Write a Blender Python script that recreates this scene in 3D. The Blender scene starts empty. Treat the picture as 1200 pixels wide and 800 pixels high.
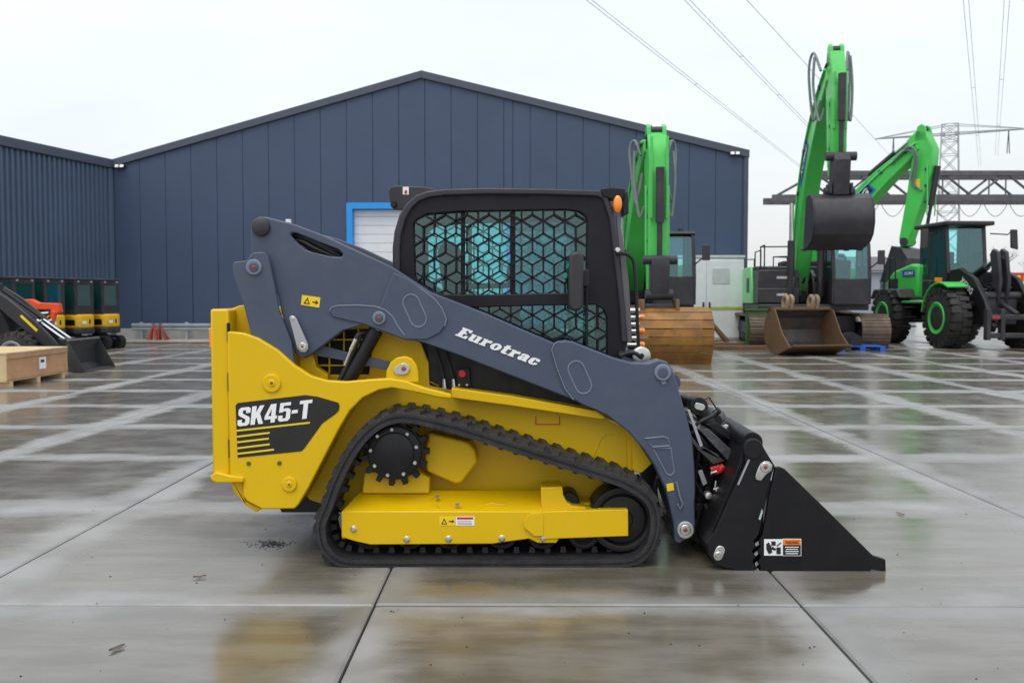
import bpy, bmesh, math, random
from mathutils import Vector, Matrix
from mathutils.geometry import tessellate_polygon
random.seed(7)
R = math.radians
SC = bpy.context.scene
COL = SC.collection

# ------------------------------------------------------------------ camera
F = 1080.0                                   # focal length in photo pixels (1200 wide)
CAM = Vector((0, 0, 1.43))
_p, _d = math.atan(50 / F), math.atan(5 / F)
FW = Vector((-math.sin(_d) * math.cos(_p), math.cos(_d) * math.cos(_p), -math.sin(_p)))
RT = Vector((math.cos(_d), math.sin(_d), 0))
UP = RT.cross(FW)
cd = bpy.data.cameras.new('camera')
cam = bpy.data.objects.new('camera', cd); COL.objects.link(cam)
m = Matrix((RT, UP, -FW)).transposed().to_4x4(); m.translation = CAM
cam.matrix_world = m
cd.sensor_width = 36; cd.lens = 36 * F / 1200
cd.clip_start = .05; cd.clip_end = 3000
cd.dof.use_dof = True; cd.dof.focus_distance = 5.0; cd.dof.aperture_fstop = 4.5
SC.camera = cam

# ------------------------------------------------------------------ sky and sun
SUN_EL, SUN_AZ = 64, 205                      # degrees; azimuth clockwise from +Y
w = bpy.data.worlds.new('World'); SC.world = w; w.use_nodes = True
nt = w.node_tree; nt.nodes.clear()
out = nt.nodes.new('ShaderNodeOutputWorld')
sky = nt.nodes.new('ShaderNodeTexSky'); sky.sky_type = 'NISHITA'; sky.sun_disc = False
sky.sun_elevation = R(SUN_EL); sky.sun_rotation = R(SUN_AZ); sky.dust_density = 4; sky.air_density = 1.5
b1 = nt.nodes.new('ShaderNodeBackground'); b1.inputs[1].default_value = .05
nt.links.new(sky.outputs[0], b1.inputs[0])
tc = nt.nodes.new('ShaderNodeTexCoord')
sep = nt.nodes.new('ShaderNodeSeparateXYZ'); nt.links.new(tc.outputs['Generated'], sep.inputs[0])
grad = nt.nodes.new('ShaderNodeMapRange')      # overcast cloud layer: somewhat brighter overhead
grad.inputs[1].default_value = 0; grad.inputs[2].default_value = 1; grad.inputs[3].default_value = .77; grad.inputs[4].default_value = 1.25
nt.links.new(sep.outputs[2], grad.inputs[0])
mp = nt.nodes.new('ShaderNodeMapping'); mp.inputs['Scale'].default_value = (1.6, 1.6, 5)
nt.links.new(tc.outputs['Generated'], mp.inputs[0])
nz = nt.nodes.new('ShaderNodeTexNoise'); nz.inputs['Scale'].default_value = 1.7; nz.inputs['Detail'].default_value = 5
nt.links.new(mp.outputs[0], nz.inputs[0])
rm = nt.nodes.new('ShaderNodeMapRange'); rm.inputs[1].default_value = .3; rm.inputs[2].default_value = .7; rm.inputs[3].default_value = .93; rm.inputs[4].default_value = 1.05
nt.links.new(nz.outputs[0], rm.inputs[0])
mul = nt.nodes.new('ShaderNodeMath'); mul.operation = 'MULTIPLY'
nt.links.new(grad.outputs[0], mul.inputs[0]); nt.links.new(rm.outputs[0], mul.inputs[1])
b2 = nt.nodes.new('ShaderNodeBackground'); b2.inputs[0].default_value = (.94, .968, 1, 1)
nt.links.new(mul.outputs[0], b2.inputs[1])
ad = nt.nodes.new('ShaderNodeAddShader')
nt.links.new(b1.outputs[0], ad.inputs[0]); nt.links.new(b2.outputs[0], ad.inputs[1]); nt.links.new(ad.outputs[0], out.inputs[0])

sl = bpy.data.lights.new('sun', 'SUN'); sl.energy = .95; sl.angle = R(30); sl.color = (1, .97, .93)
so = bpy.data.objects.new('sun', sl); COL.objects.link(so)
a = R(SUN_AZ); e = R(SUN_EL)
to_sun = Vector((math.sin(a) * math.cos(e), math.cos(a) * math.cos(e), math.sin(e)))
so.rotation_euler = (-to_sun).to_track_quat('-Z', 'Y').to_euler()
so.location = to_sun * 60

SC.view_settings.view_transform = 'Standard'; SC.view_settings.look = 'None'
SC.view_settings.exposure = 0.0; SC.view_settings.gamma = 1; SC.view_settings.use_curve_mapping = False
SC.render.engine = 'CYCLES'
SC.cycles.max_bounces = 8; SC.cycles.transparent_max_bounces = 16

# ------------------------------------------------------------------ photo pixel -> place
def ray(px, py):
    return FW + RT * ((px - 600) / F) + UP * ((400 - py) / F)
def PY(px, py, Y):                             # point where the pixel's ray meets the plane y = Y
    d = ray(px, py); return CAM + d * (Y / d.y)
def GR(px, py, z=0):
    d = ray(px, py); return CAM + d * ((z - CAM.z) / d.z)

# ------------------------------------------------------------------ materials
MATS = {}
def mat(name, col, rough=.5, metal=0, var=.12, vscale=3.0, bump=0, bscale=60, coat=0, spec=.5, rvar=.1, dirt=None, dirt_amt=0, dscale=4, emit=None):
    if name in MATS: return MATS[name]
    m = bpy.data.materials.new(name); m.use_nodes = True
    n = m.node_tree; L = n.links
    p = n.nodes['Principled BSDF']
    p.inputs['Roughness'].default_value = rough; p.inputs['Metallic'].default_value = metal
    p.inputs['Specular IOR Level'].default_value = spec
    p.inputs['Coat Weight'].default_value = coat; p.inputs['Coat Roughness'].default_value = .12
    tcn = n.nodes.new('ShaderNodeTexCoord')
    no = n.nodes.new('ShaderNodeTexNoise'); no.inputs['Scale'].default_value = vscale; no.inputs['Detail'].default_value = 6
    L.new(tcn.outputs['Object'], no.inputs[0])
    r = n.nodes.new('ShaderNodeValToRGB')
    c = Vector(col)
    r.color_ramp.elements[0].position = .3; r.color_ramp.elements[1].position = .7
    r.color_ramp.elements[0].color = (*(c * (1 - var)), 1); r.color_ramp.elements[1].color = (*(c * (1 + var)), 1)
    L.new(no.outputs[0], r.inputs[0])
    last = r.outputs[0]
    if dirt:
        n2 = n.nodes.new('ShaderNodeTexNoise'); n2.inputs['Scale'].default_value = dscale; n2.inputs['Detail'].default_value = 8; n2.inputs['Roughness'].default_value = .65
        L.new(tcn.outputs['Object'], n2.inputs[0])
        mr = n.nodes.new('ShaderNodeMapRange'); mr.inputs[1].default_value = .45; mr.inputs[2].default_value = .75; mr.inputs[4].default_value = dirt_amt
        L.new(n2.outputs[0], mr.inputs[0])
        mx = n.nodes.new('ShaderNodeMix'); mx.data_type = 'RGBA'; mx.inputs[7].default_value = (*dirt, 1)
        L.new(mr.outputs[0], mx.inputs[0]); L.new(last, mx.inputs[6]); last = mx.outputs[2]
    L.new(last, p.inputs['Base Color'])
    if rvar:
        mr = n.nodes.new('ShaderNodeMapRange'); mr.inputs[1].default_value = .3; mr.inputs[2].default_value = .7
        mr.inputs[3].default_value = max(.02, rough - rvar); mr.inputs[4].default_value = min(1, rough + rvar)
        n3 = n.nodes.new('ShaderNodeTexNoise'); n3.inputs['Scale'].default_value = vscale * 5; n3.inputs['Detail'].default_value = 5
        L.new(tcn.outputs['Object'], n3.inputs[0]); L.new(n3.outputs[0], mr.inputs[0]); L.new(mr.outputs[0], p.inputs['Roughness'])
    if bump:
        n4 = n.nodes.new('ShaderNodeTexNoise'); n4.inputs['Scale'].default_value = bscale; n4.inputs['Detail'].default_value = 4
        L.new(tcn.outputs['Object'], n4.inputs[0])
        bp = n.nodes.new('ShaderNodeBump'); bp.inputs['Strength'].default_value = bump; bp.inputs['Distance'].default_value = .01
        L.new(n4.outputs[0], bp.inputs['Height']); L.new(bp.outputs[0], p.inputs['Normal'])
    if emit:
        p.inputs['Emission Color'].default_value = (*emit[:3], 1); p.inputs['Emission Strength'].default_value = emit[3]
    MATS[name] = m
    return m

def glass(name, tint, refl=.5, rough=.02, body=None):
    m = bpy.data.materials.new(name); m.use_nodes = True
    n = m.node_tree; L = n.links; n.nodes.clear()
    o = n.nodes.new('ShaderNodeOutputMaterial')
    t = n.nodes.new('ShaderNodeBsdfTransparent'); t.inputs[0].default_value = (*tint, 1)
    g = n.nodes.new('ShaderNodeBsdfGlossy'); g.inputs['Roughness'].default_value = rough; g.inputs[0].default_value = (.9, 1, 1, 1)
    fr = n.nodes.new('ShaderNodeFresnel'); fr.inputs[0].default_value = 1.5
    ml = n.nodes.new('ShaderNodeMath'); ml.operation = 'MULTIPLY_ADD'; ml.inputs[1].default_value = 1.0; ml.inputs[2].default_value = refl * .1
    L.new(fr.outputs[0], ml.inputs[0])
    base = t.outputs[0]
    if body:                                   # deep-tinted pane: part of the light stays in the coloured glass
        df = n.nodes.new('ShaderNodeBsdfDiffuse'); df.inputs[0].default_value = (*body[:3], 1)
        bx_ = n.nodes.new('ShaderNodeMixShader'); bx_.inputs[0].default_value = body[3]; L.new(base, bx_.inputs[1]); L.new(df.outputs[0], bx_.inputs[2]); base = bx_.outputs[0]
    x = n.nodes.new('ShaderNodeMixShader'); L.new(ml.outputs[0], x.inputs[0]); L.new(base, x.inputs[1]); L.new(g.outputs[0], x.inputs[2])
    L.new(x.outputs[0], o.inputs[0]); MATS[name] = m
    return m

YEL = mat('yellow_paint', (.72, .46, .001), .38, var=.04, coat=.04, spec=.32, dirt=(.35, .24, .05), dirt_amt=.16, dscale=3)
GRY = mat('slate_paint', (.060, .078, .125), .45, var=.05, spec=.4, coat=.04, rvar=.07, dirt=(.12, .13, .16), dirt_amt=.3, dscale=5)
GRY2 = mat('slate_weld', (.16, .19, .25), .4, var=.05)
BLK = mat('black_paint', (.008, .008, .010), .42, var=.2, spec=.35, dirt=(.035, .033, .03), dirt_amt=.3, dscale=6)
BLKC = mat('black_cab_paint', (.009, .008, .014), .5, var=.15, spec=.28, dirt=(.022, .021, .027), dirt_amt=.3, dscale=3)
RIM = mat('cab_rim_paint', (.034, .031, .044), .42, var=.1, spec=.4)
RUB = mat('rubber', (.016, .016, .019), .55, var=.25, vscale=9, bump=.35, bscale=90, dirt=(.055, .052, .052), dirt_amt=.5, dscale=7)
RUB2 = mat('tyre_rubber', (.018, .018, .019), .7, var=.2, vscale=5, dirt=(.07, .06, .05), dirt_amt=.6, dscale=3)
HOSE = mat('hose_rubber', (.014, .014, .016), .5, var=.2)
STL = mat('zinc_steel', (.62, .62, .6), .32, metal=1, var=.15, vscale=20)
STL2 = mat('plated_bolt', (.55, .55, .53), .4, metal=.85, var=.15, vscale=20)
REDP = mat('red_plastic', (.55, .02, .02), .4)
ORGL = mat('orange_lens', (.95, .27, .015), .2, var=.05, coat=.5)
ORGP = mat('orange_paint', (.78, .075, .012), .4, var=.1, dirt=(.2, .06, .03), dirt_amt=.3)
WHT = mat('white_print', (.82, .83, .84), .45, var=.03)
YLP = mat('yellow_print', (.85, .6, .01), .45, var=.03)
BKP = mat('black_print', (.014, .014, .015), .4, var=.1)
ORP = mat('orange_print', (.85, .22, .02), .45, var=.03)
BLP = mat('blue_print', (.02, .16, .6), .45, var=.05)
GRN = mat('green_paint', (.062, .54, .085), .4, var=.06, coat=.1, dirt=(.05, .25, .06), dirt_amt=.2, dscale=1.2)
GRN2 = mat('pale_green_paint', (.12, .60, .17), .38, var=.06, coat=.2)
CHAR = mat('charcoal_paint', (.022, .021, .028), .48, var=.12, dirt=(.09, .085, .08), dirt_amt=.4, dscale=2)
CHR = mat('chrome_rod', (.7, .7, .72), .15, metal=1, var=.05)
RUST = mat('worn_rust', (.27, .125, .022), .5, var=.4, vscale=2.5, bump=.3, bscale=25, dirt=(.11, .055, .025), dirt_amt=.8, dscale=3)
RUSTB = mat('brown_rust', (.17, .095, .045), .65, var=.35, vscale=2, bump=.3, bscale=25, dirt=(.07, .05, .04), dirt_amt=.8, dscale=2)
WORN = mat('worn_steel', (.05, .048, .05), .5, var=.4, vscale=2, dirt=(.13, .08, .045), dirt_amt=.7, dscale=3)
SHOE = mat('track_shoe', (.14, .10, .07), .65, var=.3, vscale=4, dirt=(.07, .055, .045), dirt_amt=.7, dscale=3)
PLY = mat('plywood', (.48, .27, .14), .65, var=.18, vscale=2.2, dirt=(.32, .17, .09), dirt_amt=.5, dscale=3)
PINE = mat('pine', (.62, .46, .26), .65, var=.12)
WALL = mat('panel_cladding', (.043, .069, .132), .5, var=.05, vscale=.6, rvar=.08, dirt=(.056, .082, .142), dirt_amt=.5, dscale=.5)
WALLD = mat('cladding_joint', (.036, .056, .104), .6)
CORR = mat('corrugated_cladding', (.088, .130, .205), .5, var=.06, vscale=.5)
TRIM = mat('roof_trim', (.062, .075, .11), .45, var=.05)
PLIN = mat('concrete_plinth', (.42, .42, .40), .8, var=.15, vscale=1.5, bump=.2, dirt=(.25, .24, .2), dirt_amt=.5, dscale=1)
GALV = mat('galvanised', (.42, .47, .52), .45, metal=.6, var=.15, vscale=2)
DOORW = mat('door_white', (.72, .74, .78), .45, var=.03)
BLUE = mat('blue_frame', (.012, .30, .80), .45, var=.04)
BOXW = mat('cabinet_white', (.72, .75, .78), .5, var=.04, dirt=(.5, .52, .52), dirt_amt=.4, dscale=1)
PALB = mat('pallet_blue', (.015, .11, .5), .6, var=.2)
DGRN = mat('dark_green_box', (.05, .11, .03), .6, var=.2)
TRUS = mat('truss_steel', (.10, .10, .11), .7, var=.2)
PYL = mat('pylon_steel', (.34, .36, .38), .7, var=.1)
CABLE = mat('cable', (.42, .44, .47), .7)
BARK = mat('bark', (.17, .13, .10), .9, var=.3)
FARW = mat('far_wall', (.32, .36, .42), .7, var=.1, vscale=.2)
FARR = mat('far_roof', (.11, .11, .12), .7, var=.1, vscale=.2)
YELM = mat('mini_yellow', (.72, .42, .01), .42, var=.06)
TEAL = glass('tinted_glass', (.58, .92, .93), .3)
TEAL2 = glass('dark_tinted_glass', (.30, .62, .58), .1, body=(.012, .085, .08, .62))
SEATM = mat('seat_fabric', (.02, .02, .022), .8, var=.2, bump=.3, bscale=120)
SOIL = mat('dark_grit', (.05, .046, .04), .9, var=.4)

# wet concrete slabs: standing film in the hollow of each slab, drier rough rims
def wet_concrete(name, slab=True):
    m = bpy.data.materials.new(name); m.use_nodes = True
    n = m.node_tree; L = n.links; p = n.nodes['Principled BSDF']
    geo = n.nodes.new('ShaderNodeNewGeometry')
    def noise(scale, detail=5, rough=.55, stretch=None):
        t = n.nodes.new('ShaderNodeTexNoise'); t.inputs['Scale'].default_value = scale; t.inputs['Detail'].default_value = detail; t.inputs['Roughness'].default_value = rough
        if stretch:
            q = n.nodes.new('ShaderNodeMapping'); q.inputs['Scale'].default_value = stretch; q.inputs['Rotation'].default_value = (0, 0, .5)
            L.new(geo.outputs['Position'], q.inputs[0]); L.new(q.outputs[0], t.inputs[0])
        else: L.new(geo.outputs['Position'], t.inputs[0])
        return t.outputs[0]
    def math_(op, a, b=None, c=None):
        k = n.nodes.new('ShaderNodeMath'); k.operation = op
        for i, v in enumerate((a, b, c)):
            if v is None: continue
            if isinstance(v, (int, float)): k.inputs[i].default_value = v
            else: L.new(v, k.inputs[i])
        return k.outputs[0]
    def rng(v, a0, a1, b0, b1, smooth=True):
        k = n.nodes.new('ShaderNodeMapRange'); k.interpolation_type = 'SMOOTHSTEP' if smooth else 'LINEAR'
        for i, x in enumerate((a0, a1, b0, b1)): k.inputs[i + 1].default_value = x
        L.new(v, k.inputs[0]); return k.outputs[0]
    def mixc(fac, a, b):
        k = n.nodes.new('ShaderNodeMix'); k.data_type = 'RGBA'
        if isinstance(fac, (int, float)): k.inputs[0].default_value = fac
        else: L.new(fac, k.inputs[0])
        for i, v in ((6, a), (7, b)):
            if isinstance(v, tuple): k.inputs[i].default_value = (*v, 1)
            else: L.new(v, k.inputs[i])
        return k.outputs[2]
    if slab:
        tcn = n.nodes.new('ShaderNodeTexCoord'); s = n.nodes.new('ShaderNodeSeparateXYZ'); L.new(tcn.outputs['Object'], s.inputs[0])
        ax = math_('ABSOLUTE', s.outputs[0]); ay = math_('ABSOLUTE', s.outputs[1])
        md = math_('MAXIMUM', ax, ay)
        oi = n.nodes.new('ShaderNodeObjectInfo'); rnd = oi.outputs['Random']
    else:
        md = noise(.35, 3); rnd = noise(.05, 1)
    big = noise(.55, 4); mid = noise(2.6, 6); fine = noise(38, 5, .7); streak = noise(1.4, 5, .6, (1.0, 4.5, 1))
    # dry rim: near the joint, its width wandering with noise
    rim_in = math_('ADD', md, math_('MULTIPLY', math_('SUBTRACT', big, .5), .6))
    rim_in = math_('ADD', rim_in, math_('MULTIPLY', math_('SUBTRACT', streak, .5), .18))
    rim = rng(rim_in, .70, .96, 0, 1)
    wear = math_('ADD', math_('MULTIPLY', streak, .6), math_('MULTIPLY', mid, .4))
    wet = mixc(rng(wear, .38, .62, 0, 1), (.112, .098, .072), (.170, .156, .130))
    dry = mixc(rng(mid, .35, .65, 0, 1), (.200, .195, .183), (.262, .260, .252))
    tone = mixc(rim, wet, dry)
    spk = rng(fine, .62, .75, 0, 1)
    tone = mixc(math_('MULTIPLY', spk, .35), tone, (.06, .055, .05))
    hsv = n.nodes.new('ShaderNodeHueSaturation'); L.new(tone, hsv.inputs['Color'])
    L.new(rng(rnd, 0, 1, .86, 1.12, False), hsv.inputs['Value'])
    L.new(hsv.outputs[0], p.inputs['Base Color'])
    ro = math_('ADD', rng(rim, 0, 1, .155, .41), math_('MULTIPLY', rng(mid, .35, .7, 0, 1), .07))
    L.new(math_('ADD', ro, math_('MULTIPLY', spk, .08)), p.inputs['Roughness'])
    p.inputs['Specular IOR Level'].default_value = .95
    bp = n.nodes.new('ShaderNodeBump'); bp.inputs['Distance'].default_value = .004
    L.new(rng(rim, 0, 1, .05, .45), bp.inputs['Strength'])
    L.new(math_('ADD', math_('MULTIPLY', fine, .4), math_('MULTIPLY', mid, 1.0)), bp.inputs['Height'])
    L.new(bp.outputs[0], p.inputs['Normal'])
    MATS[name] = m
    return m
CONC = wet_concrete('wet_concrete_slab')
GRND = wet_concrete('wet_ground', False)
JOINT = mat('joint_filler', (.07, .062, .05), .8, var=.3)

# ------------------------------------------------------------------ mesh builder
class MB:
    def __init__(s): s.v = []; s.f = []
    def add(s, vs, fs):
        o = len(s.v); s.v += [Vector(x) for x in vs]; s.f += [tuple(i + o for i in f) for f in fs]; return s
    def box(s, c, d, rot=None):
        hx, hy, hz = d[0] / 2, d[1] / 2, d[2] / 2
        vs = [Vector((x * hx, y * hy, z * hz)) for x in (-1, 1) for y in (-1, 1) for z in (-1, 1)]
        if rot is not None: vs = [rot @ x for x in vs]
        c = Vector(c)
        return s.add([x + c for x in vs], [(0, 1, 3, 2), (4, 6, 7, 5), (0, 4, 5, 1), (2, 3, 7, 6), (0, 2, 6, 4), (1, 5, 7, 3)])
    def bb(s, x0, x1, y0, y1, z0, z1):
        return s.box(((x0 + x1) / 2, (y0 + y1) / 2, (z0 + z1) / 2), (x1 - x0, y1 - y0, z1 - z0))
    def hexa(s, a, b):                         # two quads (4 points each), joined
        return s.add(list(a) + list(b), [(3, 2, 1, 0), (4, 5, 6, 7), (0, 1, 5, 4), (1, 2, 6, 5), (2, 3, 7, 6), (3, 0, 4, 7)])
    def prism(s, pts, ext, holes=()):
        pts = [Vector(p) for p in pts]; ext = Vector(ext); n = len(pts)
        if not holes:
            return s.add(pts + [p + ext for p in pts], [tuple(range(n))[::-1], tuple(range(n, 2 * n))] + [(i, (i + 1) % n, n + (i + 1) % n, n + i) for i in range(n)])
        loops = [pts] + [[Vector(q) for q in h] for h in holes]
        allp = [q for l in loops for q in l]; N = len(allp)
        tris = tessellate_polygon(loops)
        fs = [tuple(t) for t in tris] + [tuple(i + N for i in t[::-1]) for t in tris]
        o = 0
        for l in loops:
            k = len(l)
            fs += [(o + i, o + (i + 1) % k, N + o + (i + 1) % k, N + o + i) for i in range(k)]
            o += k
        return s.add(allp + [p + ext for p in allp], fs)
    def tube(s, pts, r, n=8, closed=False, caps=True):
        pts = [Vector(p) for p in pts]; N = len(pts)
        rs = r if isinstance(r, (list, tuple)) else [r] * N
        ref = None; rings = []
        for i, p in enumerate(pts):
            if closed: t = pts[(i + 1) % N] - pts[i - 1]
            else: t = pts[min(i + 1, N - 1)] - pts[max(i - 1, 0)]
            if t.length < 1e-9: t = Vector((0, 0, 1))
            t.normalize()
            if ref is None:
                ref = t.orthogonal().normalized()
            else:
                ref = (ref - t * ref.dot(t))
                ref = ref.normalized() if ref.length > 1e-6 else t.orthogonal().normalized()
            b = t.cross(ref)
            rings.append([p + (ref * math.cos(2 * math.pi * k / n) + b * math.sin(2 * math.pi * k / n)) * rs[i] for k in range(n)])
        fs = []
        for i in range(N if closed else N - 1):
            j = (i + 1) % N
            fs += [(i * n + k, i * n + (k + 1) % n, j * n + (k + 1) % n, j * n + k) for k in range(n)]
        if caps and not closed: fs += [tuple(range(n))[::-1], tuple(range((N - 1) * n, N * n))]
        return s.add([q for rr in rings for q in rr], fs)
    def cyl(s, a, b, r, n=20, r2=None): return s.tube([a, b], [r, r if r2 is None else r2], n)
    def lathe(s, o, ax, prof, n=28):           # prof: (distance along axis, radius)
        o = Vector(o); ax = Vector(ax).normalized(); u = ax.orthogonal().normalized(); v = ax.cross(u); N = len(prof)
        vs = [o + ax * t + (u * math.cos(2 * math.pi * k / n) + v * math.sin(2 * math.pi * k / n)) * r for t, r in prof for k in range(n)]
        fs = [(i * n + k, i * n + (k + 1) % n, (i + 1) * n + (k + 1) % n, (i + 1) * n + k) for i in range(N - 1) for k in range(n)]
        fs += [tuple(range(n))[::-1], tuple(range((N - 1) * n, N * n))]
        return s.add(vs, fs)
    def bars(s, segs, r, n=5):
        for a, b in segs: s.tube([a, b], r, n)
        return s
    def mirror(s, yc):
        k = MB(); k.v = [Vector((p.x, 2 * yc - p.y, p.z)) for p in s.v]; k.f = [f[::-1] for f in s.f]; return k
    def build(s, name, material, parent=None, bevel=0, seg=2, sharp=32, **props):
        me = bpy.data.meshes.new(name)
        off = ORI.get(parent.name, Vector()) if parent else Vector()
        me.from_pydata([p - off for p in s.v], [], s.f); me.update()
        bm = bmesh.new(); bm.from_mesh(me)
        bmesh.ops.recalc_face_normals(bm, faces=bm.faces); bm.to_mesh(me); bm.free()
        return link(name, me, material, parent, bevel, seg, sharp, **props)
ORI = {}
def link(name, me, material, parent=None, bevel=0, seg=2, sharp=32, **props):
    if len(me.polygons):
        me.polygons.foreach_set('use_smooth', [True] * len(me.polygons)); me.set_sharp_from_angle(angle=R(sharp))
    if material: me.materials.append(material)
    o = bpy.data.objects.new(name, me); COL.objects.link(o)
    if parent:
        o.parent = parent
        if parent.name in ORI: ORI[o.name] = ORI[parent.name]
    if bevel:
        b = o.modifiers.new('bevel', 'BEVEL'); b.width = bevel; b.segments = seg; b.limit_method = 'ANGLE'; b.angle_limit = R(38)
    for k, v in props.items(): o[k] = v
    return o
def tag(o, label, cat, group=None):
    o['label'] = label; o['category'] = cat
    if group: o['group'] = group
    return o
def thing(name, label, cat, loc=(0, 0, 0), rotz=0, group=None, world=False):
    o = bpy.data.objects.new(name, None); COL.objects.link(o); o.location = loc; o.rotation_euler = (0, 0, rotz)
    o.empty_display_size = .3
    ORI[o.name] = Vector(loc) if world else Vector()
    return tag(o, label, cat, group)
def text_part(body, name, origin, right, up, width, height, material, parent, shear=0, bold=0, thick=.0015):
    cu = bpy.data.curves.new('txt', 'FONT'); cu.body = body; cu.size = 1; cu.shear = shear; cu.offset = bold; cu.resolution_u = 4; cu.space_character = 1 + bold * 2.4
    ob = bpy.data.objects.new('txt', cu); COL.objects.link(ob)
    dg = bpy.context.evaluated_depsgraph_get(); dg.update()
    me = bpy.data.meshes.new_from_object(ob.evaluated_get(dg))
    bpy.data.objects.remove(ob); 
    xs = [v.co.x for v in me.vertices]; ys = [v.co.y for v in me.vertices]
    x0, x1, y0, y1 = min(xs), max(xs), min(ys), max(ys)
    right = Vector(right).normalized(); up = Vector(up).normalized(); nrm = right.cross(up)
    off = ORI.get(parent.name, Vector())
    for v in me.vertices:
        v.co = Vector(origin) + right * ((v.co.x - x0) / (x1 - x0) * width) + up * ((v.co.y - y0) / (y1 - y0) * height) + nrm * thick - off
    return link(name, me, material, parent)
_ell = lambda cx, cy, rx, ry, n=18: [(cx + rx * math.cos(2 * math.pi * k / n), cy + ry * math.sin(2 * math.pi * k / n)) for k in range(n)]
GLYPH = {                                       # heavy letter outlines: (advance, outline, hole)
    'S': (.56, [(.1, 1), (.46, 1), (.56, .9), (.56, .68), (.36, .68), (.36, .8), (.33, .84), (.23, .84), (.2, .8), (.2, .7), (.24, .64), (.5, .47), (.56, .38), (.56, .1), (.46, 0), (.1, 0), (0, .1), (0, .34), (.2, .34), (.2, .2), (.23, .16), (.33, .16), (.36, .2), (.36, .32), (.32, .38), (.06, .55), (0, .64), (0, .9)], None),
    'K': (.58, [(0, 0), (0, 1), (.21, 1), (.21, .64), (.36, 1), (.57, 1), (.4, .57), (.59, 0), (.38, 0), (.26, .38), (.21, .28), (.21, 0)], None),
    '4': (.58, [(.24, 1), (.5, 1), (.5, .36), (.58, .36), (.58, .19), (.5, .19), (.5, 0), (.3, 0), (.3, .19), (0, .19), (0, .38)], [(.3, .36), (.3, .76), (.17, .36)]),
    '5': (.56, [(.04, 1), (.54, 1), (.54, .83), (.22, .83), (.21, .65), (.27, .69), (.42, .69), (.52, .63), (.56, .54), (.56, .12), (.46, 0), (.1, 0), (0, .1), (0, .32), (.2, .32), (.2, .19), (.23, .15), (.33, .15), (.36, .19), (.36, .5), (.33, .54), (.24, .54), (.2, .49), (.02, .49)], None),
    '-': (.28, [(0, .36), (0, .54), (.28, .54), (.28, .36)], None),
    'T': (.58, [(0, 1), (.58, 1), (.58, .82), (.395, .82), (.395, 0), (.185, 0), (.185, .82), (0, .82)], None),
    'E': (.68, [(0, 0), (0, .15), (.08, .15), (.08, .85), (0, .85), (0, 1), (.66, 1), (.66, .7), (.52, .7), (.46, .84), (.36, .84), (.36, .59), (.5, .59), (.5, .43), (.36, .43), (.36, .16), (.48, .16), (.54, .32), (.69, .32), (.69, 0)], None),
    'u': (.72, [(0, .72), (.31, .72), (.31, .22), (.34, .17), (.4, .17), (.42, .22), (.42, .6), (.36, .6), (.36, .72), (.67, .72), (.67, .13), (.72, .13), (.72, 0), (.46, 0), (.44, .06), (.34, -.01), (.18, -.01), (.06, .1), (.06, .6), (0, .6)], None),
    'r': (.56, [(0, 0), (0, .13), (.06, .13), (.06, .6), (0, .6), (0, .72), (.3, .72), (.31, .64), (.4, .73), (.56, .72), (.56, .46), (.37, .46), (.32, .4), (.32, .13), (.4, .13), (.4, 0)], None),
    'o': (.64, _ell(.32, .36, .32, .375), _ell(.32, .36, .07, .22)),
    't': (.45, [(.06, .72), (.06, .9), (.31, .96), (.31, .72), (.45, .72), (.45, .58), (.31, .58), (.31, .2), (.34, .15), (.45, .17), (.45, .02), (.34, -.01), (.16, -.01), (.06, .08), (.06, .58), (0, .58), (0, .72)], None),
    'a': (.6, [(.03, .48), (.03, .63), (.14, .73), (.42, .73), (.54, .63), (.54, .13), (.6, .13), (.6, 0), (.36, 0), (.33, .05), (.22, -.01), (.1, -.01), (0, .1), (0, .31), (.1, .43), (.29, .45), (.29, .56), (.23, .58), (.23, .48)], [(.24, .19), (.24, .29), (.29, .32), (.29, .19)]),
    'c': (.58, [(.16, -.01), (.04, .1), (0, .24), (0, .5), (.04, .64), (.16, .73), (.44, .73), (.56, .64), (.56, .45), (.34, .45), (.34, .56), (.3, .6), (.26, .56), (.26, .18), (.3, .14), (.36, .18), (.38, .28), (.58, .28), (.54, .1), (.42, -.01)], None)}
def block_text(body, name, origin, right, up, width, height, material, parent, shear, gap=.06, th=.0025):
    right = Vector(right).normalized(); up = Vector(up).normalized(); nrm = right.cross(up)
    tot = sum(GLYPH[c][0] + gap for c in body) - gap + shear; k = width / tot; x = 0; mb = MB()
    for c in body:
        adv, o_, h_ = GLYPH[c]
        P = lambda q: Vector(origin) + right * ((x + q[0] + shear * q[1]) * k) + up * (q[1] * height)
        mb.prism([P(q) for q in o_], nrm * th, [[P(q) for q in h_]] if h_ else ()); x += adv + gap
    return mb.build(name, material, parent)
def catmull(pts, per=8, closed=True):
    n = len(pts); o = []
    rngi = range(n) if closed else range(n - 1)
    for i in rngi:
        g = (lambda k: pts[k % n]) if closed else (lambda k: pts[max(0, min(n - 1, k))])
        p0, p1, p2, p3 = (Vector(g(i - 1)), Vector(g(i)), Vector(g(i + 1)), Vector(g(i + 2)))
        for k in range(per):
            t = k / per
            o.append(.5 * ((2 * p1) + (p2 - p0) * t + (2 * p0 - 5 * p1 + 4 * p2 - p3) * t * t + (3 * p1 - p0 - 3 * p2 + p3) * t ** 3))
    if not closed: o.append(Vector(pts[-1]))
    return o
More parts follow.
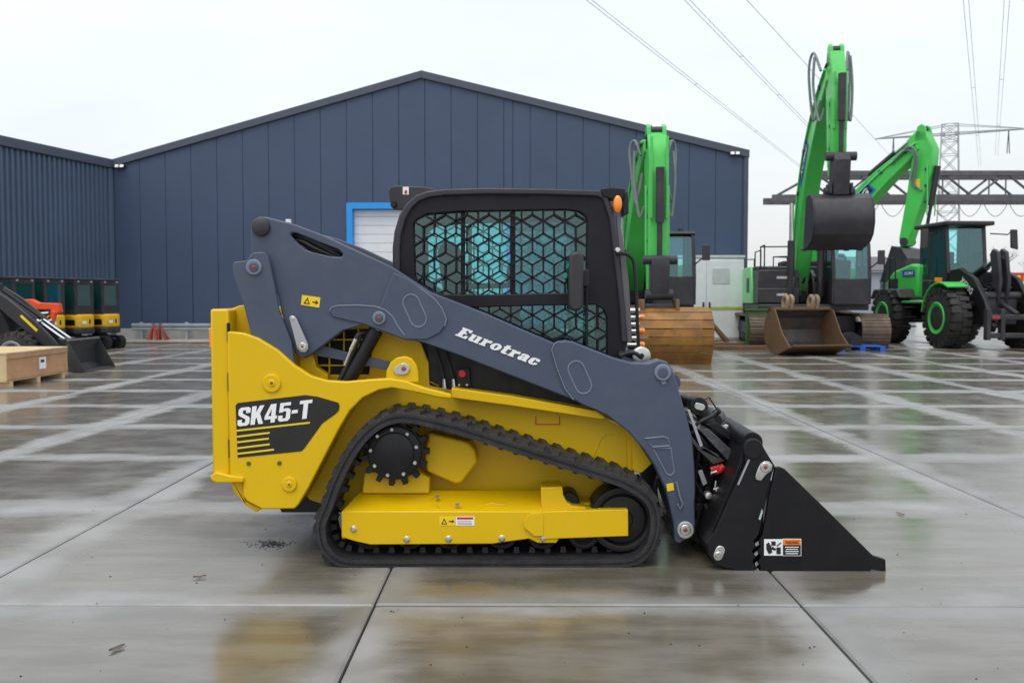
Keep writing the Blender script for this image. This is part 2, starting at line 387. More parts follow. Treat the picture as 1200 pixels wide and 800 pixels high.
def resample(pts, n, closed=True):
    P = [Vector(p) for p in pts] + ([Vector(pts[0])] if closed else [])
    d = [0]
    for a_, b_ in zip(P, P[1:]): d.append(d[-1] + (b_ - a_).length)
    T = d[-1]; o = []; j = 0
    for i in range(n):
        s = T * i / (n if closed else n - 1)
        while j < len(P) - 2 and d[j + 1] < s: j += 1
        t = (s - d[j]) / max(1e-9, d[j + 1] - d[j]); o.append(P[j].lerp(P[j + 1], t))
    return o, T
def copy_tree(o, parent=None):
    c = o.copy(); COL.objects.link(c); c.parent = parent
    for ch in o.children: copy_tree(ch, c)
    return c

# ================================================================== THE SETTING
def up_prop(o, **k):
    for a_, b_ in k.items(): o[a_] = b_
    return o
# ground sheet to the horizon
mb = MB(); mb.add([(-900, -60, -.06), (900, -60, -.06), (900, 1500, -.06), (-900, 1500, -.06)], [(0, 1, 2, 3)])
ground = mb.build('ground', GRND); ground['kind'] = 'structure'
# yard of 2 m concrete slabs on a bedding sheet
mb = MB(); mb.add([(-20, -3, -.035), (26, -3, -.035), (26, 36.2, -.035), (-20, 36.2, -.035)], [(0, 1, 2, 3)])
yard = mb.build('concrete_yard', JOINT); yard['kind'] = 'structure'
# warehouse line
WA = PY(130, 190, 31.5); WB = PY(876, 178, 31.0)
wa = Vector((WA.x, WA.y)); wb = Vector((WB.x, WB.y)); wl = (wb - wa).length; wd = (wb - wa) / wl; wn = Vector((-wd.y, wd.x))   # wn points away from the camera
def slab_mesh(name):
    h = .994; b = .012
    rings = [(h, -.03), (h, -b * .6), (h - b, 0)]
    vs = []; fs = []
    for r_, z in rings: vs += [(-r_, -r_, z), (r_, -r_, z), (r_, r_, z), (-r_, r_, z)]
    for k in range(2): fs += [(k * 4 + i, k * 4 + (i + 1) % 4, k * 4 + 4 + (i + 1) % 4, k * 4 + 4 + i) for i in range(4)]
    fs.append((8, 9, 10, 11))
    me = bpy.data.meshes.new(name); me.from_pydata(vs, [], fs); me.update(); me.materials.append(CONC); return me
sm = slab_mesh('concrete_slab')
slab_n = 0
for j in range(-1, 18):
    yc = 4.25 + 2 * j - 1
    for i in range(-9, 13):
        xc = -.665 + 2 * i + 1
        if abs(xc) > .60 * max(yc, 0) + 2.6: continue
        if (Vector((xc, yc)) - wa).dot(wn) > -.2 and xc < 7.5: continue
        if xc < -13.2: continue
        o = bpy.data.objects.new('concrete_slab', sm); COL.objects.link(o); o.parent = yard
        o.location = (xc, yc, random.uniform(-.002, .002)); o.rotation_euler = (random.uniform(-.0012, .0012), random.uniform(-.0012, .0012), random.choice((0, 1, 2, 3)) * math.pi / 2)
        slab_n += 1
# pale apron along the warehouse
mb = MB(); q0 = wa - wn * 1.7 - wd * .2; q1 = wb - wn * 1.7; q2 = wb - wn * .02; q3 = wa - wn * .02 - wd * .2
mb.prism([(q.x, q.y, .012) for q in (q0, q1, q2, q3)], (0, 0, .05))
APR = mat('dry_apron', (.36, .34, .29), .75, var=.2, vscale=.8, dirt=(.22, .2, .16), dirt_amt=.6, dscale=.9)
pv = mb.build('pavement', APR, bevel=.01); pv['kind'] = 'structure'

# ---- gabled warehouse
def wall_s(px):                                # distance along the warehouse front hit by the pixel column
    d = ray(px, 300); d2 = Vector((d.x, d.y))
    # CAM + t d2 = wa + s wd
    det = d2.x * (-wd.y) + wd.x * d2.y
    rhs = wa - Vector((CAM.x, CAM.y))
    t = (rhs.x * (-wd.y) + wd.x * rhs.y) / det
    return (Vector((CAM.x, CAM.y)) + d2 * t - wa).dot(wd)
def wall_z(px, py):
    s = wall_s(px); q = wa + wd * s; return PY(px, py, q.y).z
SP = wall_s(495); ZL, ZP, ZR = WA.z, wall_z(495, 85), WB.z
def roof_z(s): return ZL + (ZP - ZL) * s / SP if s < SP else ZP + (ZR - ZP) * (s - SP) / (wl - SP)
ware = thing('warehouse', 'dark blue-grey gabled warehouse clad in vertical panels with white roller door', 'warehouse', (wa.x, wa.y, 0), 0, world=True)
def W3(s, z, dpt=0): q = wa + wd * s + wn * dpt; return Vector((q.x, q.y, z))
D0, D1, DZ = wall_s(407), wall_s(601), wall_z(430, 238)
FRW = .2
brk = [0.0, D0 % .885]
while brk[-1] < wl - .01: brk.append(min(wl, brk[-1] + .885))
for s0, s1 in zip(brk, brk[1:]):
    for a0, a1, inside in ((s0, min(s1, D0), 0), (max(s0, D0), min(s1, D1), 1), (max(s0, D1), s1, 0)):
        if a1 - a0 < .02: continue
        g = .006
        zb = DZ if inside else .42
        pts = [W3(a0 + g, zb), W3(a1 - g, zb), W3(a1 - g, roof_z(a1 - g) - .05)]
        if a0 < SP < a1: pts.append(W3(SP, roof_z(SP) - .05))
        pts.append(W3(a0 + g, roof_z(a0 + g) - .05))
        mb = MB(); mb.prism(pts, (wn.x * .08, wn.y * .08, 0)); mb.build('wall_panel', WALL, ware, bevel=.006, seg=1)
mb = MB()                                      # dark liner behind the joints (opening left for the door)
mb.prism([W3(0, .05, .085), W3(D0, .05, .085), W3(D0, DZ, .085), W3(D1, DZ, .085), W3(D1, .05, .085), W3(wl, .05, .085), W3(wl, ZR - .06, .085), W3(SP, ZP - .06, .085), W3(0, ZL - .06, .085)], (wn.x * .1, wn.y * .1, 0))
mb.build('wall_liner', WALLD, ware)
for a0, a1 in ((.0, D0), (D1, wl)):
    mb = MB(); mb.prism([W3(a0, -.02, -.02), W3(a1, -.02, -.02), W3(a1, .415, -.02), W3(a0, .415, -.02)], (wn.x * .1, wn.y * .1, 0)); mb.build('plinth', PLIN, ware, bevel=.01)
for (sa, za), (sb, zb) in (((-.05, ZL), (SP, ZP)), ((SP, ZP), (wl + .05, ZR))):
    mb = MB(); mb.prism([W3(sa, za - .2, -.09), W3(sb, zb - .2, -.09), W3(sb, zb + .05, -.09), W3(sa, za + .05, -.09)], (wn.x * .25, wn.y * .25, 0)); mb.build('roof_trim', TRIM, ware, bevel=.01)
    mb = MB(); mb.prism([W3(sa, za - .06, .17), W3(sb, zb - .06, .17), W3(sb, zb + .02, .17), W3(sa, za + .02, .17)], (wn.x * 24, wn.y * 24, 0)); mb.build('roof', TRIM, ware)
mb = MB(); mb.prism([W3(wl, .0, .1), W3(wl, ZR - .06, .1), W3(wl, ZR - .06, 24), W3(wl, 0, 24)], (-wd.x * .1, -wd.y * .1, 0)); mb.build('side_wall', CORR, ware)
mb = MB(); mb.prism([W3(wl + .03, .0, -.06), W3(wl + .03, ZR - .1, -.06), W3(wl + .03, ZR - .1, .1), W3(wl + .03, 0, .1)], (-wd.x * .14, -wd.y * .14, 0)); mb.build('corner_trim', TRIM, ware, bevel=.01)
# blue door frame and slatted roller door
mb = MB()
mb.prism([W3(D0, .0, -.10), W3(D0 + FRW, 0, -.10), W3(D0 + FRW, DZ - FRW, -.10), W3(D1 - FRW, DZ - FRW, -.10), W3(D1 - FRW, 0, -.10), W3(D1, 0, -.10), W3(D1, DZ, -.10), W3(D0, DZ, -.10)], (wn.x * .35, wn.y * .35, 0))
mb.build('door_frame', BLUE, ware, bevel=.008)
rd = MB(); rd.prism([W3(D0 + FRW, 0, .2), W3(D1 - FRW, 0, .2), W3(D1 - FRW, DZ - FRW, .2), W3(D0 + FRW, DZ - FRW, .2)], (wn.x * .04, wn.y * .04, 0))
rd = rd.build('roller_door', DOORW, ware)
z = .02
while z < DZ - FRW - .05:
    z1 = min(z + .30, DZ - FRW - .005)
    mb = MB(); mb.prism([W3(D0 + FRW + .005, z, .165), W3(D1 - FRW - .005, z, .165), W3(D1 - FRW - .005, z1 - .012, .165), W3(D0 + FRW + .005, z1 - .012, .165)], (wn.x * .034, wn.y * .034, 0))
    mb.build('door_slat', DOORW, rd, bevel=.008); z = z1
for px, py in ((144, 195), (859, 180)):
    s = wall_s(px); z = wall_z(px, py)
    mb = MB(); mb.hexa([W3(s - .16, z - .07, -.16), W3(s + .16, z - .07, -.16), W3(s + .16, z + .06, -.12), W3(s - .16, z + .06, -.12)], [W3(s - .16, z - .05, .0), W3(s + .16, z - .05, .0), W3(s + .16, z + .05, .0), W3(s - .16, z + .05, .0)])
    fl = mb.build('floodlight', CHAR, ware, bevel=.01)
    for k in (-.085, .085):
        mb = MB(); mb.hexa([W3(s + k - .06, z - .05, -.185), W3(s + k + .06, z - .05, -.185), W3(s + k + .06, z + .04, -.15), W3(s + k - .06, z + .04, -.15)], [W3(s + k - .06, z - .05, -.1), W3(s + k + .06, z - .05, -.1), W3(s + k + .06, z + .04, -.1), W3(s + k - .06, z + .04, -.1)])
        mb.build('lamp_glass', WHT, fl)

# ---- corrugated hall on the left, joining at the corner
hb = PY(0, 163, 26.9); hd = Vector((hb.x, hb.y)) - wa; hd.normalize(); hn = Vector((hd.y, -hd.x))
if hn.x > 0: hn = -hn                          # hn points away from the yard (to the left)
HL = 15.0
def H3(s, z, dpt=0): q = wa + hd * s + hn * dpt; return Vector((q.x, q.y, z))
ZH = ZL + .02
hall = thing('corrugated_hall', 'blue-grey hall with ribbed corrugated side wall meeting the gabled warehouse', 'building', (wa.x, wa.y, 0), 0, world=True)
mb = MB(); prof = []; s = .02
while s < HL: prof += [(s, 0), (s + .10, 0), (s + .12, -.07), (s + .19, -.07)]; s += .21
vs = [H3(a_, z_, b_) for z_ in (.45, ZH - .1) for a_, b_ in prof]; k = len(prof)
mb.add(vs, [(i, i + 1, k + i + 1, k + i) for i in range(k - 1)]); mb.build('cladding', CORR, hall, sharp=20)
mb = MB(); mb.prism([H3(0, -.02, -.03), H3(HL, -.02, -.03), H3(HL, .46, -.03), H3(0, .46, -.03)], (hn.x * .2, hn.y * .2, 0)); mb.build('plinth', PLIN, hall)
mb = MB(); mb.prism([H3(0.02, ZH - .24, -.14), H3(HL, ZH - .24, -.14), H3(HL, ZH + .06, -.14), H3(0.02, ZH + .06, -.14)], (hn.x * .3, hn.y * .3, 0)); mb.build('gutter', TRIM, hall, bevel=.02)
mb = MB(); mb.prism([H3(-.02, ZH - .06, .18), H3(HL, ZH - .06, .18), H3(HL, ZH + 1.2, 14), H3(-.02, ZH + 1.2, 14)], (0, 0, .08)); mb.build('roof', TRIM, hall)
mb = MB(); mb.prism([H3(HL, 0, 0), H3(HL, ZH - .05, 0), H3(HL, ZH + 1.1, 14), H3(HL, 0, 14)], (-hd.x * .1, -hd.y * .1, 0)); mb.build('end_wall', CORR, hall)
mb = MB(); mb.prism([H3(.03, .0, -.1), H3(.22, .0, -.1), H3(.22, ZH - .25, -.1), H3(.03, ZH - .25, -.1)], (hn.x * .08, hn.y * .08, 0)); mb.build('corner_trim', CORR, hall, bevel=.01)

# ---- guard rail along the warehouse
rail = thing('guard_rail', 'galvanised steel guard rail on posts along the warehouse plinth', 'guard rail', tuple(W3(.9, 0, -.3)), 0, world=True)
zr0, zr1 = .36, .60
pr = [(-.30, zr0), (-.36, zr0 + .03), (-.36, zr0 + .08), (-.30, zr0 + .115), (-.36, zr0 + .15), (-.36, zr0 + .2), (-.30, zr1)]
mb = MB(); RL0, RL1 = .75, D0 - .3
mb.add([W3(RL0, z_, d_) for d_, z_ in pr] + [W3(RL1, z_, d_) for d_, z_ in pr] + [W3(RL0, z_, d_ + .006) for d_, z_ in pr] + [W3(RL1, z_, d_ + .006) for d_, z_ in pr],
       [(i, i + 1, 8 + i, 7 + i) for i in range(6)] + [(14 + i, 21 + i, 22 + i, 15 + i) for i in range(6)] + [(0, 7, 21, 14), (6, 20, 27, 13)])
mb.build('rail_beam', GALV, rail, sharp=50)
s = 1.0
while s < RL1:
    mb = MB(); mb.prism([W3(s, .0, -.28), W3(s + .1, 0, -.28), W3(s + .1, .64, -.28), W3(s, .64, -.28)], (wn.x * .12, wn.y * .12, 0)); mb.build('post', GALV, rail, bevel=.006); s += 1.55
# two red axle stands by the plinth
for px, lab in ((192, 'red steel axle stand standing by the plinth, beside the stand nearer the door frame'), (203, 'tilted dark red axle stand leaning beside another stand at the plinth')):
    s = wall_s(px); b = W3(s, .062, -.95)
    st = thing('axle_stand', lab, 'axle stand', tuple(b), 0, group='axle stands', world=True)
    lean = .0 if px < 195 else .10
    for i in range(4):
        an = math.pi / 4 + i * math.pi / 2
        f_ = Vector((math.cos(an) * .19, math.sin(an) * .19, 0)); tp = Vector((math.cos(an) * .05 - lean, math.sin(an) * .05, .40))
        mb = MB(); mb.tube([b + f_, b + tp], [.045, .03], 6); mb.build('leg', mat('stand_red', (.42, .06, .03), .5) if px < 195 else mat('dull_red', (.25, .05, .035), .5), st)
    mb = MB(); mb.tube([b + Vector((-lean, 0, .3)), b + Vector((-lean, 0, .52))], .03, 8); mb.box(b + Vector((-lean, 0, .53)), (.12, .05, .03)); mb.build('post', MATS['stand_red'] if px < 195 else MATS['dull_red'], st)

# ================================================================== THE TRACK LOADER
YC = 5.70                                       # its centre plane
_b = GR(600, 670)
ldr = thing('track_loader', 'yellow and slate-grey compact track loader with meshed cab and black bucket', 'track loader', (_b.x, YC, 0), 0, world=True)
def plate(px, Y, th, holes=()):
    return MB().prism([PY(x, y, Y) for x, y in px], (0, th, 0), [[PY(x, y, Y) for x, y in h] for h in holes])
def disc(px, py, Y, rpx, th, n=28, dome=0):     # round thing facing the side; th goes toward +y
    c = PY(px, py, Y); r = rpx * Y / F
    return MB().lathe(c, (0, 1, 0), [(0, max(.001, r - .004)), (.004, r), (th, r)] if not dome else [(-dome, r * .3), (-dome * .6, r * .75), (0, r * .97), (.004, r), (th, r)], n)
def both(mb, name, m, bevel=0, parent=None, **k):
    o = mb.build(name, m, parent or ldr, bevel, **k)
    mb.mirror(YC).build(name, m, parent or ldr, bevel, **k)
    return o
def obround(cx, cy, L, Wd, ang, n=8):
    u = (math.cos(ang), math.sin(ang)); v = (-u[1], u[0]); o = []
    for k in range(n + 1):
        t = -math.pi / 2 + math.pi * k / n; o.append((cx + u[0] * (L / 2 - Wd / 2 + math.cos(t) * Wd / 2) + v[0] * math.sin(t) * Wd / 2, cy + u[1] * (L / 2 - Wd / 2 + math.cos(t) * Wd / 2) + v[1] * math.sin(t) * Wd / 2))
    for k in range(n + 1):
        t = math.pi / 2 + math.pi * k / n; o.append((cx + u[0] * (-L / 2 + Wd / 2 + math.cos(t) * Wd / 2) + v[0] * math.sin(t) * Wd / 2, cy + u[1] * (-L / 2 + Wd / 2 + math.cos(t) * Wd / 2) + v[1] * math.sin(t) * Wd / 2))
    return o
def bead(px, Y, r=.006, closed=True, m=None, name='weld_bead', parent=None):
    mb = MB(); mb.tube([PY(x, y, Y) for x, y in px], r, 6, closed=closed); return mb.build(name, m or GRY2, parent or ldr)

# ---- body
YS = 4.94
SIDE = [(266, 388), (285, 390), (302, 396), (325, 410), (345, 428), (364, 440), (383, 445.5), (405, 447), (432, 444.5), (455, 443), (475, 446), (497, 454), (529, 462), (529, 467.5), (512, 465.5), (484, 459), (459, 454.5), (444, 457), (425, 466), (410, 481), (397, 503), (381, 534), (362, 571), (350, 591), (345, 596), (307, 596.5), (289, 587), (284.5, 580), (284.5, 562), (269, 557)]
both(plate(SIDE, YS, .05), 'side_plate', YEL, .008)
both(plate([(268, 556), (284, 559), (287, 587), (307, 596), (300, 600), (288, 592), (273, 575)], YS + .04, .1), 'skid_corner', YEL, .006)
# inner wheel-arch skin behind the plate
mb = MB(); arch = [(459, 454.5), (444, 457), (425, 466), (410, 481), (397, 503), (381, 534), (362, 571), (350, 591)]
a0 = [PY(x, y, YS + .045) for x, y in arch]; n = len(a0); a1 = [p + Vector((0, .24, 0)) for p in a0]; th = Vector((-.012, 0, .004))
mb.add(a0 + a1 + [p + th for p in a0] + [p + th for p in a1], [(i, i + 1, n + i + 1, n + i) for i in range(n - 1)] + [(2 * n + i, 3 * n + i, 3 * n + i + 1, 2 * n + i + 1) for i in range(n - 1)])
both(mb, 'wheel_arch', YEL)
# rear door across the back, bumper lip, tail light, hinges
p0 = PY(249, 556, YS + .02); p1 = PY(267.5, 362, YS + .02)
mb = MB(); mb.bb(p0.x, p1.x, YS + .02, 2 * YC - YS - .02, p0.z, p1.z); rear_door = mb.build('rear_door', YEL, ldr, .012)
for zc in (.62, .98, 1.25):
    mb = MB(); mb.cyl(Vector((p1.x + .002, YS + .012, zc - .05)), Vector((p1.x + .002, YS + .012, zc + .05)), .009, 10); mb.build('hinge', BLK, rear_door)
p0 = PY(245.5, 565, YS - .02); p1 = PY(285, 553, YS - .02)
mb = MB(); mb.prism([PY(x, y, YS - .02) for x, y in ((246, 557), (253, 553), (268, 557), (285, 559.5), (285, 565), (253, 565.5), (247, 562))], (0, 2 * (YC - YS) + .04, 0)); mb.build('rear_bumper', YEL, ldr, .006)
mb = MB(); q = PY(249, 396, YS + .02); mb.box((q.x - .010, q.y + .05, q.z), (.026, .08, .11)); mb.build('tail_light', ORGL, ldr, .006)
mb.mirror(YC).build('tail_light', ORGL, ldr, .006)
# engine bay: yellow bulkheads, top hood, grille
YB = 5.2
mb = plate([(266, 395), (270, 362), (280, 358), (292, 357), (294, 392), (350, 470), (268, 470)], YB - .1, .1)
both(mb, 'tower_inner', YEL, .006)
BODY = [(272, 388), (345, 384), (420, 378), (474, 392), (493, 403), (502, 425), (503, 452), (529, 457), (700, 485), (738, 503), (744, 560), (744, 600), (700, 610), (430, 610), (395, 596), (362, 585), (330, 520), (300, 470)]
GRILL = [(371, 394), (392, 384), (430, 384), (438, 398), (432, 439), (371, 439)]
both(plate(BODY, YB, .05, [GRILL]), 'body_side', YEL, .006)
mb = plate([(268, 384), (480, 384), (498, 405), (500, 600), (330, 600), (272, 470)], YB + .07, 2 * (YC - YB) - .14); mb.build('engine_block_cover', BLK, ldr)
gr = plate(GRILL, YB + .03, .02).build('grille', mat('grille_black', (.006, .006, .006), .7), ldr)
for x in (386, 403, 420): 
    mb = plate([(x - .9, 384), (x + .9, 384), (x + .9, 440), (x - .9, 440)], YB + .012, .014); mb.build('grille_bar', YEL, gr)
for y in (398, 413, 428):
    mb = plate([(371, y - .9), (436, y - .9), (436, y + .9), (371, y + .9)], YB + .01, .012); mb.build('grille_bar', YEL, gr)
both(plate([(352, 414), (366, 410), (370, 430), (384, 439), (384, 446), (350, 440)], YB - .08, .08), 'bulkhead', YEL, .004)
# hood top
mb = plate([(262, 381), (272, 372), (470, 372), (470, 385), (262, 388)], YB + .02, 2 * (YC - YB) - .04); mb.build('hood', YEL, ldr, .01)
# flange along the lower body and front corner
both(plate([(529, 454.5), (600, 464), (699, 481), (711, 490), (704, 491), (600, 475.5), (529, 466)], YB - .13, .135), 'body_flange', YEL, .005)
both(plate([(741, 508), (764, 543), (752, 554), (741, 551)], YB - .05, .1), 'front_gusset', YEL, .004)
both(plate([(734, 503), (741, 508), (741, 560), (736, 560)], YB - .02, .05), 'front_edge', YEL, .003)
mb = MB(); pf = PY(744, 500, YB); pg = PY(744, 600, YB); mb.bb(pf.x - .02, pf.x, YB + .055, 2 * YC - YB - .055, pg.z, pf.z + .1); mb.build('front_bulkhead', YEL, ldr)
mb = MB(); pa = PY(430, 612, YB); pb_ = PY(742, 596, YB); mb.bb(pa.x, pb_.x, YB + .01, 2 * YC - YB - .01, pa.z - .02, pb_.z); mb.build('belly_pan', BLK, ldr)
# red outlined label and body crease
for a_, b_ in (((628, 488), (628, 497)), ((628, 497), (656, 497)), ((656, 488), (656, 497))):
    mb = plate([(min(a_[0], b_[0]) - .6, a_[1] - .6), (max(a_[0], b_[0]) + .6, a_[1] - .6), (max(a_[0], b_[0]) + .6, b_[1] + .6), (min(a_[0], b_[0]) - .6, b_[1] + .6)], YB - .003, .004); mb.build('label_edge', REDP, ldr)
bead([(694, 538), (704, 514), (709, 509), (719, 509)], YB - .001, .004, False, YEL, 'pressed_crease')
# round boss covers and bolts on the side plate
for x, y, r_ in ((318, 449, 11), (338.5, 567.5, 9)):
    o = disc(x, y, YS - .012, r_, .02).build('boss_cover', YEL, ldr, .003)
    disc(x, y, YS - .018, r_ * .4, .02).build('boss_rim', YEL, o, .002)
    disc(x, y, YS - .02, r_ * .22, .02, 10).build('boss_bolt', mat('brown_bolt', (.22, .07, .03), .5), o)
for x, y in ((291, 543), (327, 542.5)):
    disc(x, y, YS - .008, 2.8, .02, 6).build('bolt', mat('olive_bolt', (.10, .09, .02), .4), ldr)
# decal
DEC = [(276, 475), (278.5, 472), (358, 462.7), (372, 464.6), (396, 471.5), (398, 475), (397, 481), (393, 485), (377.5, 496), (356, 526), (353, 528.5), (278.5, 536)]
dec = plate(DEC, YS - .0025, .003).build('side_decal', BKP, ldr)
def stripe(a_, b_, w_, Y, m, name, parent):
    mb = plate([(a_[0], a_[1] - w_ / 2), (b_[0], b_[1] - w_ / 2), (b_[0], b_[1] + w_ / 2), (a_[0], a_[1] + w_ / 2)], Y, .003); return mb.build(name, m, parent)
for a_, b_ in (((277, 504.5), (363, 495)), ((277.5, 511.5), (316, 506.8)), ((277.7, 518), (315, 513.6)), ((278, 525), (316, 520.3)), ((278.3, 531.5), (321, 526.5))):
    stripe(a_, b_, 2.0, YS - .004, YLP, 'decal_stripe', dec)
def px_text(body, name, a_, b_, hpx, Y, m, parent, shear, bold):
    A, B = PY(*a_, Y), PY(*b_, Y); rt = (B - A); w_ = rt.length; rt.normalize(); upv = Vector((-rt.z, 0, rt.x))
    if all(c in GLYPH for c in body): return block_text(body, name, A, rt, upv, w_, hpx * Y / F, m, parent, shear)
    return text_part(body, name, A, rt, upv, w_, hpx * Y / F, m, parent, shear, bold, .002)
px_text('SK45-T', 'decal_lettering', (278, 499.5), (369, 489), 21.5, YS - .004, WHT, dec, .2, .085)

# ---- undercarriage (near side built, far side mirrored)
YT0, YT1 = 4.85, 5.20
PATH = [(366, 622), (370, 643), (383, 660), (402, 669), (440, 671), (520, 671), (600, 671), (680, 670.5), (734, 669), (757, 660.5), (772, 642), (778, 615), (775, 592), (765, 576), (748, 564), (727, 554), (674, 537), (627, 522), (580, 507), (537, 493), (500, 484), (476, 480), (455, 482), (434, 492), (414, 511), (398, 535), (385, 562), (374, 592), (367.5, 608)]
tp = [PY(x, y, YT0) for x, y in PATH]
NT = 54
pth, TL = resample(catmull(tp, 8), NT * 4)
cen = sum(pth, Vector()) / len(pth)
def nrm2(i, P):
    t = P[(i + 1) % len(P)] - P[i - 1]; n_ = Vector((t.z, 0, -t.x)).normalized()
    return n_ if n_.dot(P[i] - cen) > 0 else -n_
NR = [nrm2(i, pth) for i in range(len(pth))]
LUG = .016; CARC = .054
mb = MB(); n = len(pth); vs = []
sect = [(0, -LUG - .006), (.012, -LUG), (.35 - .012, -LUG), (.35, -LUG - .006), (.35, -LUG - CARC), (.22, -LUG - CARC), (.13, -LUG - CARC), (0, -LUG - CARC), (0, -LUG - CARC * .62), (.008, -LUG - CARC * .58), (.008, -LUG - CARC * .42), (0, -LUG - CARC * .38)]
k = len(sect)
for i in range(n):
    vs += [pth[i] + NR[i] * h_ + Vector((0, y_, 0)) for y_, h_ in sect]
mb.add(vs, [(i * k + a_, i * k + (a_ + 1) % k, ((i + 1) % n) * k + (a_ + 1) % k, ((i + 1) % n) * k + a_) for i in range(n) for a_ in range(k)])
belt = mb.build('track_belt', RUB, ldr, sharp=40)
mb.mirror(YC).build('track_belt', RUB, ldr, sharp=40)
def lug_mesh(y0, y1, h0, ln, skew, name):
    mb = MB(); t = .7
    mb.hexa([(-ln / 2, y0, 0), (ln / 2, y0, 0), (ln / 2 + skew, y1, 0), (-ln / 2 + skew, y1, 0)],
            [(-ln / 2 * t, y0 + .004, h0), (ln / 2 * t, y0 + .004, h0), (ln / 2 * t + skew, y1 - .004, h0), (-ln / 2 * t + skew, y1 - .004, h0)])
    me = bpy.data.meshes.new(name); me.from_pydata(mb.v, [], mb.f); me.update(); me.materials.append(RUB)
    return me
lm1 = lug_mesh(0.006, .16, LUG + .004, .052, .02, 'tread_lug'); lm2 = lug_mesh(.19, .35, LUG + .004, .052, -.02, 'tread_lug'); lm3 = lug_mesh(.14, .21, .034, .035, 0, 'guide_lug')
farl = MB()
for i in range(NT):
    for lm, sh, base, sign, nm in ((lm1, 0, -LUG - .004, 1, 'tread_lug'), (lm2, 2, -LUG - .004, 1, 'tread_lug'), (lm3, 1, -LUG - CARC + .003, -1, 'guide_lug')):
        ii = i * 4 + sh; p = pth[ii] + NR[ii] * base; nz_ = NR[ii] * sign; ty = Vector((0, 1, 0)); tx = ty.cross(nz_)
        M = Matrix((tx, ty, nz_)).transposed().to_4x4(); M.translation = p - ldr.location
        o = bpy.data.objects.new(nm, lm); COL.objects.link(o); o.parent = belt; o.matrix_local = M
        farl.add([M @ v.co + ldr.location for v in lm.vertices], [tuple(f.vertices) for f in lm.polygons])
o = farl.mirror(YC).build('track_treads', RUB, ldr); o['kind'] = 'stuff'
# track frame cover
YF = 4.90
def cover(front, back, Yb, name, bev=.006):
    pass
zt, zb = PY(500, 599, YF).z, PY(500, 638, YF).z
yb2 = 5.10; zback = PY(500, 574, yb2).z
xl, xl2, xr = PY(400, 610, YF).x, PY(423, 574, yb2).x, PY(636, 600, YF).x
fr = MB()
bot = [(400, 629), (416, 634), (434, 638), (577, 637), (590, 635), (620, 631), (630, 636), (636, 636)]
fl = [PY(x, y, YF) for x, y in bot]
fl_top = [Vector((xr, YF, zt)), Vector((xl, YF, zt))]
fr.prism(fl + fl_top, (0, .012, 0))
fr.hexa([Vector((xl, YF + .001, zt - .012)), Vector((xr, YF + .001, zt - .012)), Vector((xr, yb2, zback - .012)), Vector((xl2, yb2, zback - .012))],
        [Vector((xl, YF + .001, zt)), Vector((xr, YF + .001, zt)), Vector((xr, yb2, zback)), Vector((xl2, yb2, zback))])
fr.hexa([Vector((xl, YF + .004, zb + .03)), Vector((xl, YF + .004, zt)), Vector((xl2, yb2, zback)), Vector((xl2, yb2, zb + .03))],
        [Vector((xl + .012, YF + .004, zb + .03)), Vector((xl + .012, YF + .004, zt)), Vector((xl2 + .012, yb2, zback)), Vector((xl2 + .012, yb2, zb + .03))])
both(fr, 'track_cover', YEL, .005)
mb = MB(); mb.bb(xl + .05, PY(700, 600, YF).x, YF + .12, YF + .30, zb + .02, zt + .02); both(mb, 'track_frame', YEL, .005)
# front section with step and idler beam
fr = MB()
fpx = [(636, 636), (652, 636), (655, 631), (692, 629), (692, 597), (636, 599)]
fr.prism([PY(x, y, YF - .002) for x, y in fpx], (0, .2, 0))
both(fr, 'track_frame_front', YEL, .005)
both(plate([(634, 571), (659, 570), (660, 580), (664, 588), (671, 592.5), (686, 594), (690, 600), (634, 600)], YF + .03, .16), 'spring_housing', YEL, .006)
both(plate([(636, 599), (736, 596.5), (736.5, 628), (655, 631), (636, 632)], YF - .012, .09), 'idler_beam', YEL, .005)
both(plate([(614, 610), (621, 601), (637, 601), (637, 628), (626, 628), (614, 618)], YF - .016, .016), 'clamp_plate', YEL, .003)
for x, y in ((414, 620), (476.5, 632), (525.5, 631.5), (588, 631), (636.5, 630.5)):
    disc(x, y, YF - .014, 3.3, .02, 6).build('bolt', STL2, ldr, .001)
    disc(x, y, YF - .005, 4.2, .008, 14).build('washer', STL2, ldr)
for x, y, yy in ((512.5, 583.5, 4.99), (536, 593, 4.93)):
    c = PY(x, y, yy); mb = MB(); mb.cyl(c, c + Vector((0, -.006, .014)), .012, 6); mb.build('bolt', STL2, ldr)
bead([(511, 588), (515, 596), (530, 597.5), (541, 593)], YF + .03, .003, False, YEL, 'cover_seam')
mb = plate([(560, 592.5), (568, 590.5), (576, 588), (584, 590), (593, 590.5), (593, 592.5)], YF + .05, .015); mb.build('lifting_lip', YEL, ldr, .002)
# decal on the cover
d = plate([(515, 605), (533.5, 605), (533.5, 615.5), (515, 615.5)], YF - .002, .002).build('warning_label', YLP, ldr)
plate([(534, 605), (556, 605), (556, 615.5), (534, 615.5)], YF - .002, .002).build('instruction_label', WHT, ldr)
plate([(535.5, 605.8), (554.5, 605.8), (554.5, 608.2), (535.5, 608.2)], YF - .0035, .002).build('label_band', REDP, d)
for y in (610.2, 612.2, 613.8): plate([(536, y), (553, y), (553, y + .5), (536, y + .5)], YF - .0035, .002).build('label_line', mat('grey_print', (.3, .3, .3), .5), d)
plate([(517, 614), (520.5, 607), (524, 614)], YF - .0035, .002, [[(518.4, 613.2), (520.5, 609.2), (522.6, 613.2)]]).build('warning_triangle', BKP, d)
plate([(526, 610), (530, 610), (530, 608.5), (532.3, 610.6), (530, 612.7), (530, 611.2), (526, 611.2)], YF - .0035, .002).build('warning_mark', BKP, d)
